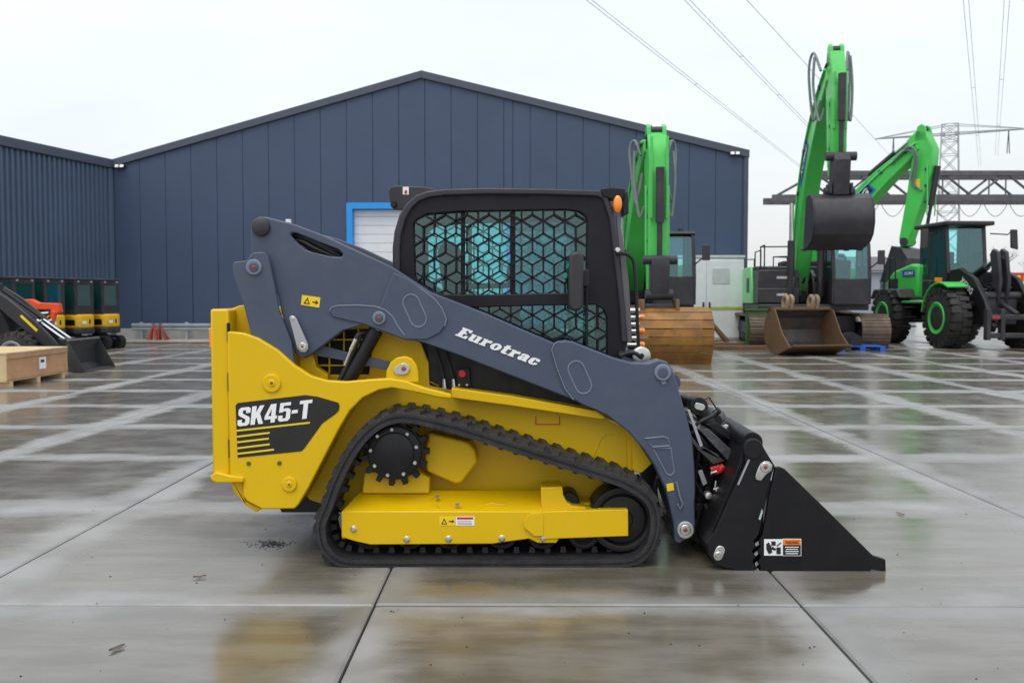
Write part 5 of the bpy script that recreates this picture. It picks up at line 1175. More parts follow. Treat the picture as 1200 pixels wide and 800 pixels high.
# cab
cx0, cx1, hw = -.95, .75, .62
cs = [(cx0, 1.5), (cx1 - .25, 1.5), (cx1, 2.25), (cx1 - .18, 3.62), (cx0, 3.62)]
for sd in (-1, 1):
    y_ = sd * hw
    o = MB().prism([Vector((x, y_, z)) for x, z in cs], (0, -sd * .05, 0), [[Vector((x, y_, z)) for x, z in ((cx0 + .12, 2.2), (cx0 + .55, 2.2), (cx0 + .55, 3.5), (cx0 + .12, 3.5))], [Vector((x, y_, z)) for x, z in ((cx0 + .68, 1.7), (cx1 - .32, 1.7), (cx1 - .12, 2.3), (cx1 - .28, 3.5), (cx0 + .68, 3.5))]]).build('cab_side', CHAR, wlr, .015)
    MB().prism([Vector((x, y_ - sd * .02, z)) for x, z in ((cx0 + .08, 1.65), (cx1 - .3, 1.65), (cx1 - .08, 2.3), (cx1 - .24, 3.53), (cx0 + .08, 3.53))], (0, -sd * .01, 0)).build('side_window', TEAL2, o)
MB().bb(cx0 - .15, cx1 + .12, -.76, .76, 3.62, 3.75).build('cab_roof', CHAR, wlr, .04)
fg = MB().prism([Vector((cx1 - .02, -hw + .1, 2.22)), Vector((cx1 - .02, hw - .1, 2.22)), Vector((cx1 - .18, hw - .1, 3.59)), Vector((cx1 - .18, -hw + .1, 3.59))], (.012, 0, 0)).build('windscreen', TEAL, wlr)
for sd in (-1, 1): MB().prism([Vector((cx1 - .04, sd * hw, 2.2)), Vector((cx1 + .01, sd * hw, 2.2)), Vector((cx1 - .15, sd * hw, 3.62)), Vector((cx1 - .21, sd * hw, 3.62))], (0, -sd * .1, 0)).build('windscreen_post', CHAR, fg)
MB().prism([Vector((x, -hw + .051, z)) for x, z in ((cx1 - .3, 1.5), (cx1 - .02, 2.2), (cx1 - .07, 2.2), (cx1 - .35, 1.5))], (0, 2 * hw - .102, 0)).build('dash_panel', CHAR, wlr)
MB().bb(-.6, -.1, -.28, .28, 1.6, 2.15).bb(-.65, -.48, -.27, .27, 2.15, 2.9).build('seat', SEATM, wlr, .04)
MB().cyl((.35, 0, 2.0), (.2, 0, 2.45), .03, 8).lathe((.2, 0, 2.45), (-.3, 0, .9), [(0, .2), (.03, .2)], 18).build('steering_wheel', BLK, wlr)
MB().bb(cx0, cx0 + .05, -hw + .06, hw - .06, 1.5, 2.2).build('rear_panel', CHAR, wlr)
MB().bb(cx0, cx1 - .25, -.95, .95, 1.38, 1.5).build('cab_base', CHAR, wlr, .03)
MB().bb(-.1, .35, -.95, -.68, 1.5, 2.0).build('battery_box', CHAR, wlr, .03)
for sd in (-1, 1):
    MB().tube([Vector((.5, sd * .82, 3.4)), Vector((.8, sd * 1.2, 3.35)), Vector((.8, sd * 1.35, 3.5))], .02, 6).build('mirror_arm', BLK, wlr)
    MB().prism([Vector((.78, sd * 1.28, 2.95)), Vector((.78, sd * 1.5, 2.9)), Vector((.78, sd * 1.46, 3.5)), Vector((.78, sd * 1.26, 3.5))], (.08, 0, 0)).build('mirror', CHAR, wlr, .02)
    # front fenders
    fpts = [(1.75 + 1.02 * math.cos(a_), .9 + 1.02 * math.sin(a_)) for a_ in [R(60 + 14 * k) for k in range(9)]]
    fin = [(1.75 + .97 * math.cos(a_), .9 + .97 * math.sin(a_)) for a_ in [R(60 + 14 * k) for k in range(9)]]
    MB().prism([Vector((x, sd * .78, z)) for x, z in fpts + fin[::-1]], (0, sd * .62, 0)).build('front_fender', GRN, wlr, .01)
    MB().box((.55, sd * .78, 2.0), (.10, .2, .13)).build('head_lamp', ORGL if sd < 0 else STL2, wlr, .01)
    for z in (.55, .85, 1.15): MB().bb(-.75, -.2, sd * 1.15 - .1, sd * 1.15 + .1, z, z + .04).build('step', CHAR, wlr)
    MB().bb(-.95, .35, sd * 1.0 - .2, sd * 1.0 + .2, 1.30, 1.37).build('walkway', GRN, wlr, .01)
    # lift arm
    am = beam([(1.0, 2.12, .16), (1.5, 2.1, .24), (2.2, 1.8, .26), (2.75, 1.25, .2), (3.1, .75, .14), (3.3, .6, .12)], sd * .62 - .07, sd * .62 + .07).build('lift_arm', BLK, wlr, .03)
    piston(wlr, (1.1, sd * .45, 1.1), (2.5, sd * .5, 1.4), .1, .6, CHAR, 'lift_cylinder')
    MB().prism([Vector((x, sd * .5, z)) for x, z in ((.75, 1.2), (1.5, 1.2), (1.35, 2.2), (.9, 2.25))], (0, -sd * .08, 0)).build('arm_tower', CHAR, wlr, .02)
    if sd < 0: text_part('XCMG', 'lettering', Vector((1.62, -.695, 1.93)), (.8, 0, -.52), (.52, 0, .8), .75, .2, WHT, am, .2, .03, .004)
    MB().lathe((3.15, sd * .62 - .1, .68), (0, 1, 0), [(0, .09), (.2, .09)], 14).build('arm_pin', YLP, wlr)
MB().cyl((2.5, -.6, 1.5), (2.5, .6, 1.5), .13, 16).build('arm_cross_tube', CHAR, wlr)
for y_ in (.07, -.17): MB().prism([Vector((x, y_, z)) for x, z in ((2.35, 1.2), (2.6, 1.2), (2.75, 1.9), (2.6, 2.75), (2.35, 2.85), (2.2, 2.7), (2.35, 2.0))], (0, .10, 0)).build('bell_crank', CHAR, wlr, .03)
piston(wlr, (.9, 0, 2.0), (2.4, 0, 2.6), .11, .6, CHAR, 'tilt_cylinder')
MB().cyl((2.55, 0, 1.3), (3.35, 0, 1.0), .07, 12).build('tilt_link', CHAR, wlr)
ht = MB().bb(3.2, 3.35, -.85, .85, .35, .5).build('attachment_frame', CHAR, wlr, .03)
MB().bb(3.2, 3.35, -.85, .85, .85, 1.0).build('attachment_bar', CHAR, ht, .03)
for y_ in (-.8, -.4, .4, .8): MB().bb(3.18, 3.37, y_ - .06, y_ + .06, .3, 1.15).build('attachment_hook', CHAR, ht, .02)
MB().cyl((3.28, -.7, .92), (3.28, -.5, .92), .08, 10).build('red_coupler', REDP, wlr)
for i in range(7):
    y_ = -.35 + .12 * i
    MB().tube(catmull([Vector((1.0, y_, 1.6)), Vector((1.5, y_ * 1.2, 1.75 + .06 * (i % 3))), Vector((2.1, y_, 1.55)), Vector((2.5, y_ * .8, 1.75))], 5, False), .03, 6).build('hose', HOSE, wlr)
MB().bb(1.1, 2.2, -.4, .4, 1.5, 1.72).build('valve_block', CHAR, wlr, .03)

# ================================================================== YARD OBJECTS ON THE RIGHT
# white storage cabinet at the warehouse corner
cb = thing('storage_cabinet', 'white double-door storage cabinet with grey vent against the dark warehouse wall', 'cabinet', (6.25, 30.28, .07), 0)
MB().bb(-1.25, 1.22, .06, .62, 0, 2.68).build('cabinet_shell', BOXW, cb, .02)
MB().bb(-1.29, 1.26, .03, .66, 2.685, 2.78).build('top_rail', mat('cabinet_grey', (.5, .52, .54), .5), cb, .02)
for x0, x1 in ((-1.22, -.02), (.0, 1.19)):
    d = MB().bb(x0, x1, .02, .058, .08, 2.62).build('door', BOXW, cb, .012)
    MB().bb((x1 - .12) if x0 < -.5 else (x0 + .06), (x1 - .06) if x0 < -.5 else (x0 + .12), -.015, .018, .95, 1.25).build('handle', CHAR, d, .006)
MB().bb(.18, .75, .006, .019, 1.85, 2.35).build('vent', mat('cabinet_grey', (.5, .52, .54)), cb, .004)
MB().bb(-1.22, 1.19, -.002, .015, 1.02, 1.1).build('lime_band', mat('lime_band', (.42, .52, .05), .5), cb)
# loose digging bucket standing on the yard
gb = GR(943, 415)
LB = thing('digging_bucket', 'loose brown rusty digging bucket with two hooks standing open on the slabs', 'bucket', (gb.x, gb.y, 0), R(-78))
w0 = .80
prof = [(-.25, 1.18), (-.55, .95), (-.66, .62), (-.55, .28), (-.25, .06), (.1, .0), (.75, .22)]
P = [Vector((x, 0, z)) for x, z in prof]; inn = [p + (Vector((.1, 0, .62)) - p).normalized() * .035 for p in P]
sh = MB().prism([Vector((p.x, -w0, p.z)) for p in P + inn[::-1]], (0, 2 * w0, 0)).build('bucket_shell', RUSTB, LB, .006)
MB().prism([Vector((p.x, -w0 + .02, p.z)) for p in [q + (Vector((.1, 0, .62)) - q).normalized() * .004 for q in inn[:6]] + [q + (Vector((.1, 0, .62)) - q).normalized() * .008 for q in inn[:6]][::-1]], (0, 2 * w0 - .04, 0)).build('bucket_lining', WORN, sh)
for sd in (-1, 1): MB().prism([Vector((p.x, sd * w0, p.z)) for p in P] + [Vector((.35, sd * (w0 + .0), .55)), Vector((-.05, sd * w0, 1.15))], (0, sd * .03, 0)).build('bucket_side', RUSTB, LB, .006)
MB().bb(-.30, -.16, -w0, w0, 1.14, 1.22).build('top_bar', RUSTB, LB, .01)
for y_ in (-.36, .36):
    for k in (-.07, .07):
        MB().tube(catmull([Vector((-.3, y_ + k, 1.1)), Vector((-.36, y_ + k, 1.35)), Vector((-.25, y_ + k, 1.5)), Vector((-.12, y_ + k, 1.42)), Vector((-.2, y_ + k, 1.2))], 4, False), .05, 8).build('hook', mat('hook_tan', (.33, .24, .16), .6), LB)
MB().prism([Vector((.72, -w0, .2)), Vector((.88, -w0, .26)), Vector((.88, -w0, .29)), Vector((.72, -w0, .24))], (0, 2 * w0, 0)).build('cutting_edge', RUSTB, LB)
# dark green steel box behind it
gx = GR(893, 409)
bx = thing('steel_box', 'dark green upright steel box beside the loose digging bucket', 'box', (gx.x + .05, gx.y + .9, 0), R(-6))
MB().bb(-.28, .28, -.25, .25, .06, 1.08).build('box_body', DGRN, bx, .02); MB().bb(-.31, .31, -.28, .28, 1.082, 1.13).build('box_lid', DGRN, bx, .01)
MB().bb(-.18, .16, -.262, -.252, .35, .85).build('box_panel', mat('faded_panel', (.22, .25, .12), .6), bx)
for x in (-.2, .2): MB().bb(x - .05, x + .05, -.22, .22, 0, .06).build('foot', DGRN, bx)
# rusty steel plates on the ground
for i, (px, py, l_, w_, rz, lab) in enumerate(((868, 409, 2.2, .5, .1, 'long flat rusty steel plate lying on the slabs, nearest the loose bucket'), (850, 405, 1.4, .7, -.2, 'short broad rusty steel plate lying in front of the white cabinet'), (842, 402, 1.2, .35, .5, 'narrow rusty steel bar lying crooked before the white cabinet'))):
    g = GR(px, py); o = MB().bb(-l_ / 2, l_ / 2, -w_ / 2, w_ / 2, 0, .07).bb(-l_ / 2 + .1, l_ / 2 - .1, -w_ / 2 + .05, w_ / 2 - .05, .07, .1).build('steel_plate', RUSTB, None, .008)
    o.location = (g.x, g.y, .004); o.rotation_euler = (0, 0, rz); tag(o, lab, 'steel plate')
g = GR(853, 404); pb = MB().tube([Vector((0, 0, .07)), Vector((-.45, .1, .62)), Vector((-.75, .15, 1.1))], [.09, .07, .05], 8).build('leaning_beam', RUSTB); pb.location = (g.x, g.y, 0)
tag(pb, 'rusty steel beam leaning between the wide slatted bucket and white cabinet', 'beam')
# blue pallet with black part on it
g = GR(1011, 411); pl = thing('pallet', 'blue wooden pallet on the slabs by the crawler track', 'pallet', (g.x, g.y + .35, 0), R(-4))
for y_ in (-.38, -.19, 0, .19, .38): MB().bb(-.6, .6, y_ - .06, y_ + .06, .115, .138).build('top_board', PALB, pl)
for x in (-.54, 0, .54): 
    MB().bb(x - .07, x + .07, -.44, .44, 0.092, .114).build('cross_board', PALB, pl)
    for y_ in (-.37, 0, .37): MB().bb(x - .07, x + .07, y_ - .07, y_ + .07, .0, .091).build('block', PALB, pl)
MB_ = MB().prism([Vector((-.5, -.2, .14)), Vector((.1, -.25, .14)), Vector((.12, -.2, .38)), Vector((-.15, -.2, .52)), Vector((-.45, -.2, .46))], (0, .4, 0)).cyl((-.3, -.24, .34), (-.3, .24, .34), .12, 14).build('quick_coupler', BLK, None, .01)
MB_.location = (g.x - .1, g.y + .35, 0); tag(MB_, 'black steel coupler lying on the blue pallet', 'coupler')

# ================================================================== LEFT SIDE OF THE YARD
# plywood crate on bearers: long side facing the yard's middle
c0, c1 = GR(8, 446, .11), GR(78.5, 434.5, .11)
CX = (c0.x + c1.x) / 2; CY0, CY1 = c0.y, c1.y
cr = thing('wooden_crate', 'long low plywood crate with white paper label beside the black loader bucket', 'crate', (CX - .55, (CY0 + CY1) / 2, 0), 0)
hl = (CY1 - CY0) / 2; zt_ = .53; x0_, x1_ = -.75, .55
MB().bb(x1_ - .018, x1_, -hl + .02, hl - .02, .11, zt_).build('side_panel', PLY, cr, .003)
MB().bb(x0_, x0_ + .018, -hl + .02, hl - .02, .11, zt_).build('side_panel', PLY, cr, .003)
MB().bb(x0_, x1_ + .004, -hl, -hl + .02, .11, zt_ + .003).build('end_panel', PINE, cr, .003)
MB().bb(x0_, x1_ + .004, hl - .02, hl, .11, zt_ + .003).build('end_panel', PINE, cr, .003)
MB().bb(x0_ - .01, x1_ + .012, -hl - .01, hl + .01, zt_ + .004, zt_ + .03).build('lid', PINE, cr, .003)
for z in (.115, zt_ - .075): MB().bb(x1_, x1_ + .02, -hl + .01, hl - .01, z, z + .07).build('batten', PLY, cr, .003)
for y_ in (-hl + .15, -.0, hl - .15): MB().bb(x0_, x1_, y_ - .05, y_ + .05, 0, .085).build('bearer', PINE, cr)
MB().bb(x0_, x1_, -hl, hl, .088, .108).build('floor_board', PINE, cr)
lbx = MB().bb(x1_ + .001, x1_ + .006, hl * .02, hl * .24, .22, .42).build('paper_label', WHT, cr)
MB().bb(x1_ + .0065, x1_ + .008, hl * .06, hl * .18, .33, .38).build('label_print', BKP, lbx)

# black compact loader facing the yard's middle, bucket down
q0, q1 = GR(101, 436.5), GR(135.5, 430)
LC = Vector(((q0.x + q1.x) / 2, (q0.y + q1.y) / 2, 0)); fwd = Vector((q1.y - q0.y, -(q1.x - q0.x), 0)).normalized()
cl = thing('compact_loader', 'small black articulated loader with lowered bucket and yellow arm stripe', 'compact loader', tuple(LC), math.atan2(fwd.y, fwd.x))
bwid = (q1 - q0).length / 2
for x in (-1.42, -2.55):
    for sd in (-1, 1): wheel(cl, x, sd * .56, .40, .32, sd, RUB2, mat('grey_rim', (.35, .36, .37), .5), 18)
MB().bb(-2.95, -2.0, -.36, .36, .32, 1.0).build('engine_cover', BLK, cl, .06)
MB().bb(-2.1, -1.1, -.33, .33, .3, .72).build('front_chassis', BLK, cl, .04)
MB().prism([Vector((x, -.3, z)) for x, z in ((-2.2, .7), (-1.6, .7), (-2.05, 1.75), (-2.3, 1.75))], (0, .6, 0)).build('arm_tower', BLK, cl, .03)
MB().bb(-2.35, -1.95, -.24, .24, 1.0, 1.12).bb(-2.42, -2.33, -.23, .23, 1.12, 1.5).build('seat', SEATM, cl, .03)
for sd in (-1, 1):
    am = beam([(-2.2, 1.68, .09), (-1.75, 1.34, .13), (-1.2, .86, .14), (-.78, .46, .11), (-.56, .28, .08)], sd * .30 - .04, sd * .30 + .04).build('lift_arm', mat('soft_black', (.022, .021, .026), .45), cl, .015)
    MB().prism([Vector((x, sd * .342, z)) for x, z in ((-1.42, 1.08), (-1.39, 1.12), (-1.08, .82), (-1.11, .78))], (0, .004 * sd, 0)).build('arm_stripe', YLP, am)
    piston(cl, (-1.55, sd * .2, .8), (-1.05, sd * .22, 1.0), .045, .5, BLK, 'lift_cylinder')
    piston(cl, (-2.0, sd * .14, 1.6), (-.66, sd * .14, .62), .05, .6, BLK, 'tilt_cylinder')
MB().prism([Vector((x, -.34, z)) for x, z in ((-.56, .12), (-.46, .12), (-.62, .62), (-.70, .66))], (0, .68, 0)).build('quick_hitch', BLK, cl, .01)
BK2 = mat('bucket_grey', (.03, .03, .034), .5, var=.2, dirt=(.07, .07, .065), dirt_amt=.5, dscale=2)
bprof = [(-.34, .62), (-.42, .45), (-.42, .12), (-.34, .02), (.0, .004)]
P = [Vector((x, 0, z)) for x, z in bprof]; inn = [p + (Vector((.0, 0, .4)) - p).normalized() * .02 for p in P]
bsh = MB().prism([Vector((p.x, -bwid, p.z)) for p in P + inn[::-1]], (0, 2 * bwid, 0)).build('bucket', BK2, cl, .004)
for sd in (-1, 1): MB().prism([Vector((p.x, sd * bwid, p.z)) for p in P], (0, sd * .018, 0)).build('bucket_side', BK2, bsh, .003)
MB().bb(-.36, -.31, -bwid, bwid, .612, .64).build('bucket_lip', mat('lip_grey', (.16, .16, .16), .5), bsh)

# mini excavators parked side by side along the ribbed wall (local frame: x forward)
def mini_excavator(loc, rz, label):
    r = thing('mini_excavator', label, 'mini excavator', loc, rz, group='mini excavators along the ribbed wall')
    for sd in (-1, 1): crawler(r, 1.5, .23, .38, sd * .36, RUB2, CHAR, 30)
    MB().bb(-.35, .35, -.26, .26, .18, .40).build('car_body', CHAR, r, .02)
    MB().lathe((0, 0, .38), (0, 0, 1), [(0, .26), (.08, .26)], 20).build('slew_ring', CHAR, r)
    tail = [(-.62, -.34), (-.70, 0), (-.62, .34), (-.45, .47), (.5, .47), (.55, .3), (.55, -.3), (.5, -.47), (-.45, -.47)]
    MB().prism([Vector((x, y, .46)) for x, y in tail], (0, 0, .16)).build('counterweight', CHAR, r, .03)
    MB().prism([Vector((x * .97, y * .97, .622)) for x, y in tail], (0, 0, .38)).build('engine_cover', YELM, r, .06, seg=3)
    v = MB().bb(-.695, -.655, -.06, .0, .74, .86).build('cover_latch', BLK, r, .008)
    MB().bb(-.672, -.655, .12, .30, .74, .82).build('rear_label', WHT, r)
    MB().bb(-.5, .1, .455, .47, .70, .86).build('side_vent', BLK, r, .008)
    z0, z1 = 1.004, 1.93; x0, x1 = -.50, .46
    for y_ in (-.44, .40):
        o = MB().prism([Vector((x, y_, z)) for x, z in ((x0, z0), (x1, z0), (x1 + .04, z0 + .3), (x1 - .04, z1 - .1), (x1 - .16, z1), (x0, z1))], (0, .04, 0), [[Vector((x, y_, z)) for x, z in ((x0 + .08, z0 + .12), (x1 - .06, z0 + .12), (x1 - .11, z1 - .14), (x1 - .2, z1 - .08), (x0 + .08, z1 - .08))]]).build('cab_side', CHAR, r, .008)
        MB().bb(x0 + .05, x1 - .08, y_ + .017, y_ + .023, z0 + .08, z1 - .06).build('side_window', TEAL2, o)
    MB().prism([Vector((x0, -.399, z)) for z in ()] or [Vector((x0, y, z)) for y, z in ((-.398, z0), (.398, z0), (.398, z1), (-.398, z1))], (.04, 0, 0), [[Vector((x0, y, z)) for y, z in ((-.31, z0 + .24), (.31, z0 + .24), (.31, z1 - .12), (-.31, z1 - .12))]]).build('cab_rear', CHAR, r, .006)
    MB().bb(x0 + .017, x0 + .023, -.34, .34, z0 + .2, z1 - .08).build('rear_window', TEAL2, r)
    MB().bb(x0 - .02, x1 - .12, -.46, .46, z1 + .003, z1 + .06).build('cab_roof', CHAR, r, .02)
    for y_ in (-.3, .3): MB().box((x0 - .02, y_, z1 - .03), (.04, .07, .05)).build('rear_lamp', STL2, r)
    MB().bb(x1 + .0, x1 + .01, -.38, .38, z0 + .1, z1 - .1).build('windscreen', TEAL2, r)
    MB().bb(-.3, .1, -.2, .2, z0 + .01, z0 + .22).bb(-.36, -.25, -.19, .19, z0 + .22, z0 + .62).build('seat', SEATM, r, .02)
    MB().bb(.45, .75, -.1, .1, .5, .85).build('boom_bracket', CHAR, r, .02)
    beam([(.68, .7, .06), (.9, 1.25, .1), (.72, 1.62, .1), (.62, 1.72, .05)], -.07, .07).build('boom', YELM, r, .01)
    beam([(.66, 1.74, .05), (.98, 1.3, .08), (1.1, .85, .05)], -.055, .055).build('stick', YELM, r, .01)
    MB().prism([Vector((x, -.18, z)) for x, z in ((1.05, .85), (1.18, .72), (1.15, .5), (1.0, .4), (.88, .45), (1.02, .55))], (0, .36, 0)).build('bucket', CHAR, r, .01)
    MB().prism([Vector((x, -.48, z)) for x, z in ((.98, .02), (1.04, .02), (1.02, .28), (.98, .28))], (0, .96, 0)).build('dozer_blade', YELM, r, .008)
    for y_ in (-.2, .2): MB().box((.8, y_, .2), (.42, .06, .07)).build('blade_arm', YELM, r)
    return r
wallx = lambda y: wa.x + hd.x / hd.y * (y - wa.y)
for px, Yp, lab in ((117, 26.4, 'black-cabbed yellow mini excavator parked last in the row, beside the warehouse corner'), (86, 25.5, 'yellow mini excavator second in the row from the warehouse corner'), (51, 24.6, 'mini excavator third from the warehouse corner, standing behind the orange boom'), (15, 23.7, 'mini excavator fourth from the warehouse corner, behind the black loader arms')):
    p = PY(px, 390, Yp); mini_excavator((p.x, p.y, 0), R(163), lab).scale = (.8, .8, 1)

# orange flail-mower boom standing in front of the mini excavators
om = PY(42, 390, 21.6); omw = thing('boom_mower', 'orange-red folding boom mower frame standing before the mini excavators', 'boom mower', (om.x - .1, 21.6, 0), R(0))
ox = 0
MB().bb(-.55, .45, -.35, .35, .05, .28).build('base_frame', ORGP, omw, .02)
for x in (-.45, .35):
    for y_ in (-.3, .3): MB().cyl((x, y_, 0), (x, y_, .06), .06, 10).build('foot', BLK, omw)
MB().prism([Vector((x, -.12, z)) for x, z in ((-.25, .28), (.15, .28), (.05, 1.0), (-.15, 1.05))], (0, .24, 0)).build('post', ORGP, omw, .02)
MB().prism([Vector((x, -.10, z)) for x, z in ((-.62, 1.26), (-.3, 1.30), (-.2, 1.42), (.05, 1.42), (.2, 1.34), (.68, 1.32), (.72, 1.12), (.62, 1.06), (.5, 1.18), (-.6, 1.18))], (0, .2, 0)).build('upper_boom', ORGP, omw, .015)
MB().cyl((-.08, -.14, 1.0), (-.08, .14, 1.0), .09, 14).build('boom_pin', BLK, omw)
MB().bb(-.14, -.02, -.08, .08, .98, 1.2).build('boom_lug', ORGP, omw, .01)
piston(omw, (-.5, -.16, 1.05), (.5, -.16, 1.1), .05, .6, BLK, 'boom_cylinder')
beam([(.62, 1.14, .06), (.5, .8, .08), (.2, .55, .07), (.3, .3, .05)], -.2, -.08).build('lower_boom', ORGP, omw, .01)
hd_ = MB().prism([Vector((x, -.55, z)) for x, z in ((.25, .06), (.95, .06), (1.0, .2), (.85, .42), (.5, .48), (.25, .35))], (0, .5, 0)).build('mower_head', ORGP, omw, .03)
MB().cyl((.3, -.3, .12), (.95, -.3, .12), .06, 12).build('roller', BLK, hd_)
for i in range(4): MB().tube(catmull([Vector((-.4, -.18, 1.0 - .08 * i)), Vector((0, -.26, .85 - .07 * i)), Vector((.3, -.22, .95 - .1 * i)), Vector((.55, -.2, 1.1 - .1 * i))], 5, False), .025, 6).build('hose', HOSE, omw)

# ================================================================== FAR BACKGROUND ON THE RIGHT
YG = 62.0
gz0, gz1 = PY(1100, 232, YG).z, PY(1100, 203, YG).z
gx0, gx1 = PY(905, 230, YG).x, PY(1420, 230, YG).x; gxt = PY(957, 203, YG).x
ga = thing('gantry_bridge', 'long dark steel lattice gantry crossing behind the excavators', 'gantry', (gx0, YG, 0), 0, world=True)
for y_ in (YG, YG + 2.2):
    MB().bb(gx0, gx1, y_ - .12, y_ + .12, gz0 - .22, gz0 + .22).build('bottom_chord', TRUS, ga)
    MB().bb(gxt, gx1, y_ - .12, y_ + .12, gz1 - .16, gz1 + .16).build('top_chord', TRUS, ga)
    x = gxt; i = 0
    while x < gx1 - 2:
        a_, b_ = (gz0, gz1) if i % 2 else (gz1, gz0)
        MB().tube([Vector((x, y_, a_)), Vector((x + 2.1, y_, b_))], .085, 6).build('diagonal', TRUS, ga)
        if i % 2 == 0: MB().tube([Vector((x, y_, gz0)), Vector((x, y_, gz1))], .05, 6).build('vertical', TRUS, ga)
        x += 2.1; i += 1
MB().tube([Vector((gx0, YG, gz0)), Vector((gxt, YG, gz1))], .09, 6).build('end_diagonal', TRUS, ga)
for k in range(14):
    x = gxt + k * (gx1 - gxt) / 14; MB().tube([Vector((x, YG, gz1 + .1)), Vector((x, YG + 2.2, gz1 + .1))], .05, 5).build('cross_tie', TRUS, ga)
for px in (952, 1330):
    x = PY(px, 230, YG).x
    for y_ in (YG, YG + 2.2): MB().bb(x - .2, x + .2, y_ - .2, y_ + .2, -.06, gz0 - .22).build('column', TRUS, ga)
for k in range(9):                             # sagging cables slung under the gantry
    xa = PY(1000 + k * 30, 235, YG).x; xb = PY(1030 + k * 30, 235, YG).x
    MB().tube([Vector((xa + (xb - xa) * t / 8, YG - .2, gz0 - .25 - 1.0 * (1 - (2 * t / 8 - 1) ** 2))) for t in range(9)], .022, 5).build('slung_cable', TRUS, ga)
# electricity pylon
pc = PY(1113, 160, 172); PX, PYy = pc.x, pc.y
zt_ = PY(1113, 146, 172).z; zarm = PY(1113, 157, 172).z
py_ = thing('electricity_pylon', 'tall grey lattice electricity pylon with one long cross-arm beyond the gantry', 'pylon', (PX, PYy, 0), 0, world=True)
ad_ = Vector((1, -.45, 0)).normalized(); an_ = Vector((-ad_.y, ad_.x, 0))
def half(z): return 3.2 - (3.2 - 1.9) * min(1, z / 14) if z < 14 else 1.9 - (1.9 - 1.35) * (z - 14) / (zt_ - 14)
levels = [0, 5, 9.5, 14, 17.5, 21, 24.5, 28, zarm - 1.2, zarm, zt_]
def corner(i, z): sx_, sy_ = ((-1, -1), (1, -1), (1, 1), (-1, 1))[i]; return Vector((PX, PYy, z - .06)) + ad_ * sx_ * half(z) + an_ * sy_ * half(z)
for i in range(4): MB().tube([corner(i, z) for z in levels], .13, 5).build('leg', PYL, py_)
for za, zb_ in zip(levels, levels[1:]):
    mb = MB()
    for i in range(4): mb.bars([(corner(i, za), corner((i + 1) % 4, zb_)), (corner((i + 1) % 4, za), corner(i, zb_)), (corner(i, zb_), corner((i + 1) % 4, zb_))], .06)
    mb.build('bracing', PYL, py_)
span = 12.8
for sd in (-1, 1):
    tipp = Vector((PX, PYy, zarm)) + ad_ * sd * span
    mb = MB(); mb.bars([(Vector((PX, PYy, zarm)) + an_ * k, tipp) for k in (-1.3, 1.3)], .12); mb.bars([(Vector((PX, PYy, zt_)) + an_ * k, tipp) for k in (-1.2, 1.2)], .07)
    for k in range(1, 8):
        c = Vector((PX, PYy, zarm)).lerp(tipp, k / 8); mb.bars([(c + an_ * 1.3 * (1 - k / 8), c - an_ * 1.3 * (1 - k / 8))], .05)
    mb.build('cross_arm', PYL, py_)
    for f_ in (.75,):
        c = Vector((PX, PYy, zarm)).lerp(tipp, f_); mb = MB(); mb.bars([(c, c + Vector((0, 0, -4.2)) + ad_ * .2), (c, c + Vector((0, 0, -4.2)) - ad_ * .2)], .09); mb.build('insulator', TRUS, py_)
# conductors passing overhead, each a slightly sagging wire
for i, (px0, px1, py1, two, lab) in enumerate(((690, 925, 185, 1, 'pair of power wires running over the warehouse ridge side'), (805, 940, 140, 1, 'pair of power wires running above the tall raised excavator arm'), (875, 1050, 190, 0, 'single power wire running towards the left cross-arm tip'), (1132, 1148, 190, 1, 'pair of power wires dropping beside the pylon mast'), (1180, 1168, 178, 1, 'pair of power wires dropping to the right cross-arm tip'))):
    zc = 27.5; d0 = ray(px0, 0); A = CAM + d0 * ((zc - CAM.z) / d0.z); d1 = ray(px1, py1); B = CAM + d1 * ((zc - CAM.z) / d1.z)
    dr = (B - A); A2 = A - dr * .9; B2 = B + dr * (.25 if i < 3 else 0.05)
    side_ = Vector((dr.y, -dr.x, 0)).normalized() * .42
    pw = thing('power_line', lab, 'power line', tuple(A), 0, group='overhead power lines', world=True)
    for k in ((-.5, .5) if two else (0,)):
        MB().tube([A2.lerp(B2, t / 12) + side_ * k for t in range(13)], .028, 4).build('wire', CABLE, pw)
    for t in (.35, .7): 
        if two: c = A.lerp(B, t); MB().tube([c - side_ * .5, c + side_ * .5], .04, 5).build('spacer', CABLE, pw)
# low industrial halls far off
for px0, px1, ytop, Yf, lab in ((985, 1075, 297, 75, 'low grey hall with dark flat roof seen past the excavators'), (1168, 1300, 318, 90, 'low pale hall far beyond the wheel loader')):
    a_, b_ = PY(px0, 340, Yf), PY(px1, ytop, Yf)
    h = thing('far_hall', lab, 'hall', ((a_.x + b_.x) / 2, Yf, -.06), 0); hw_ = (b_.x - a_.x) / 2; hz = b_.z
    MB().bb(-hw_, hw_, 0, 14, 0, hz * .72).build('wall', FARW, h); MB().prism([Vector((-hw_ - .2, -.3, hz * .72 + .01)), Vector((hw_ + .2, -.3, hz * .72 + .01)), Vector((hw_ + .2, 7, hz)), Vector((-hw_ - .2, 7, hz))], (0, 0, .12)).build('roof', FARR, h)
    MB().prism([Vector((-hw_ - .2, 14.3, hz * .72 + .01)), Vector((hw_ + .2, 14.3, hz * .72 + .01)), Vector((hw_ + .2, 7, hz)), Vector((-hw_ - .2, 7, hz))], (0, 0, .12)).build('roof', FARR, h)
    x = -hw_ + 1
    while x < hw_ - 1.6: MB().bb(x, x + 1.3, -.02, .0, hz * .35, hz * .55).build('window', TEAL2, h); x += 2.2
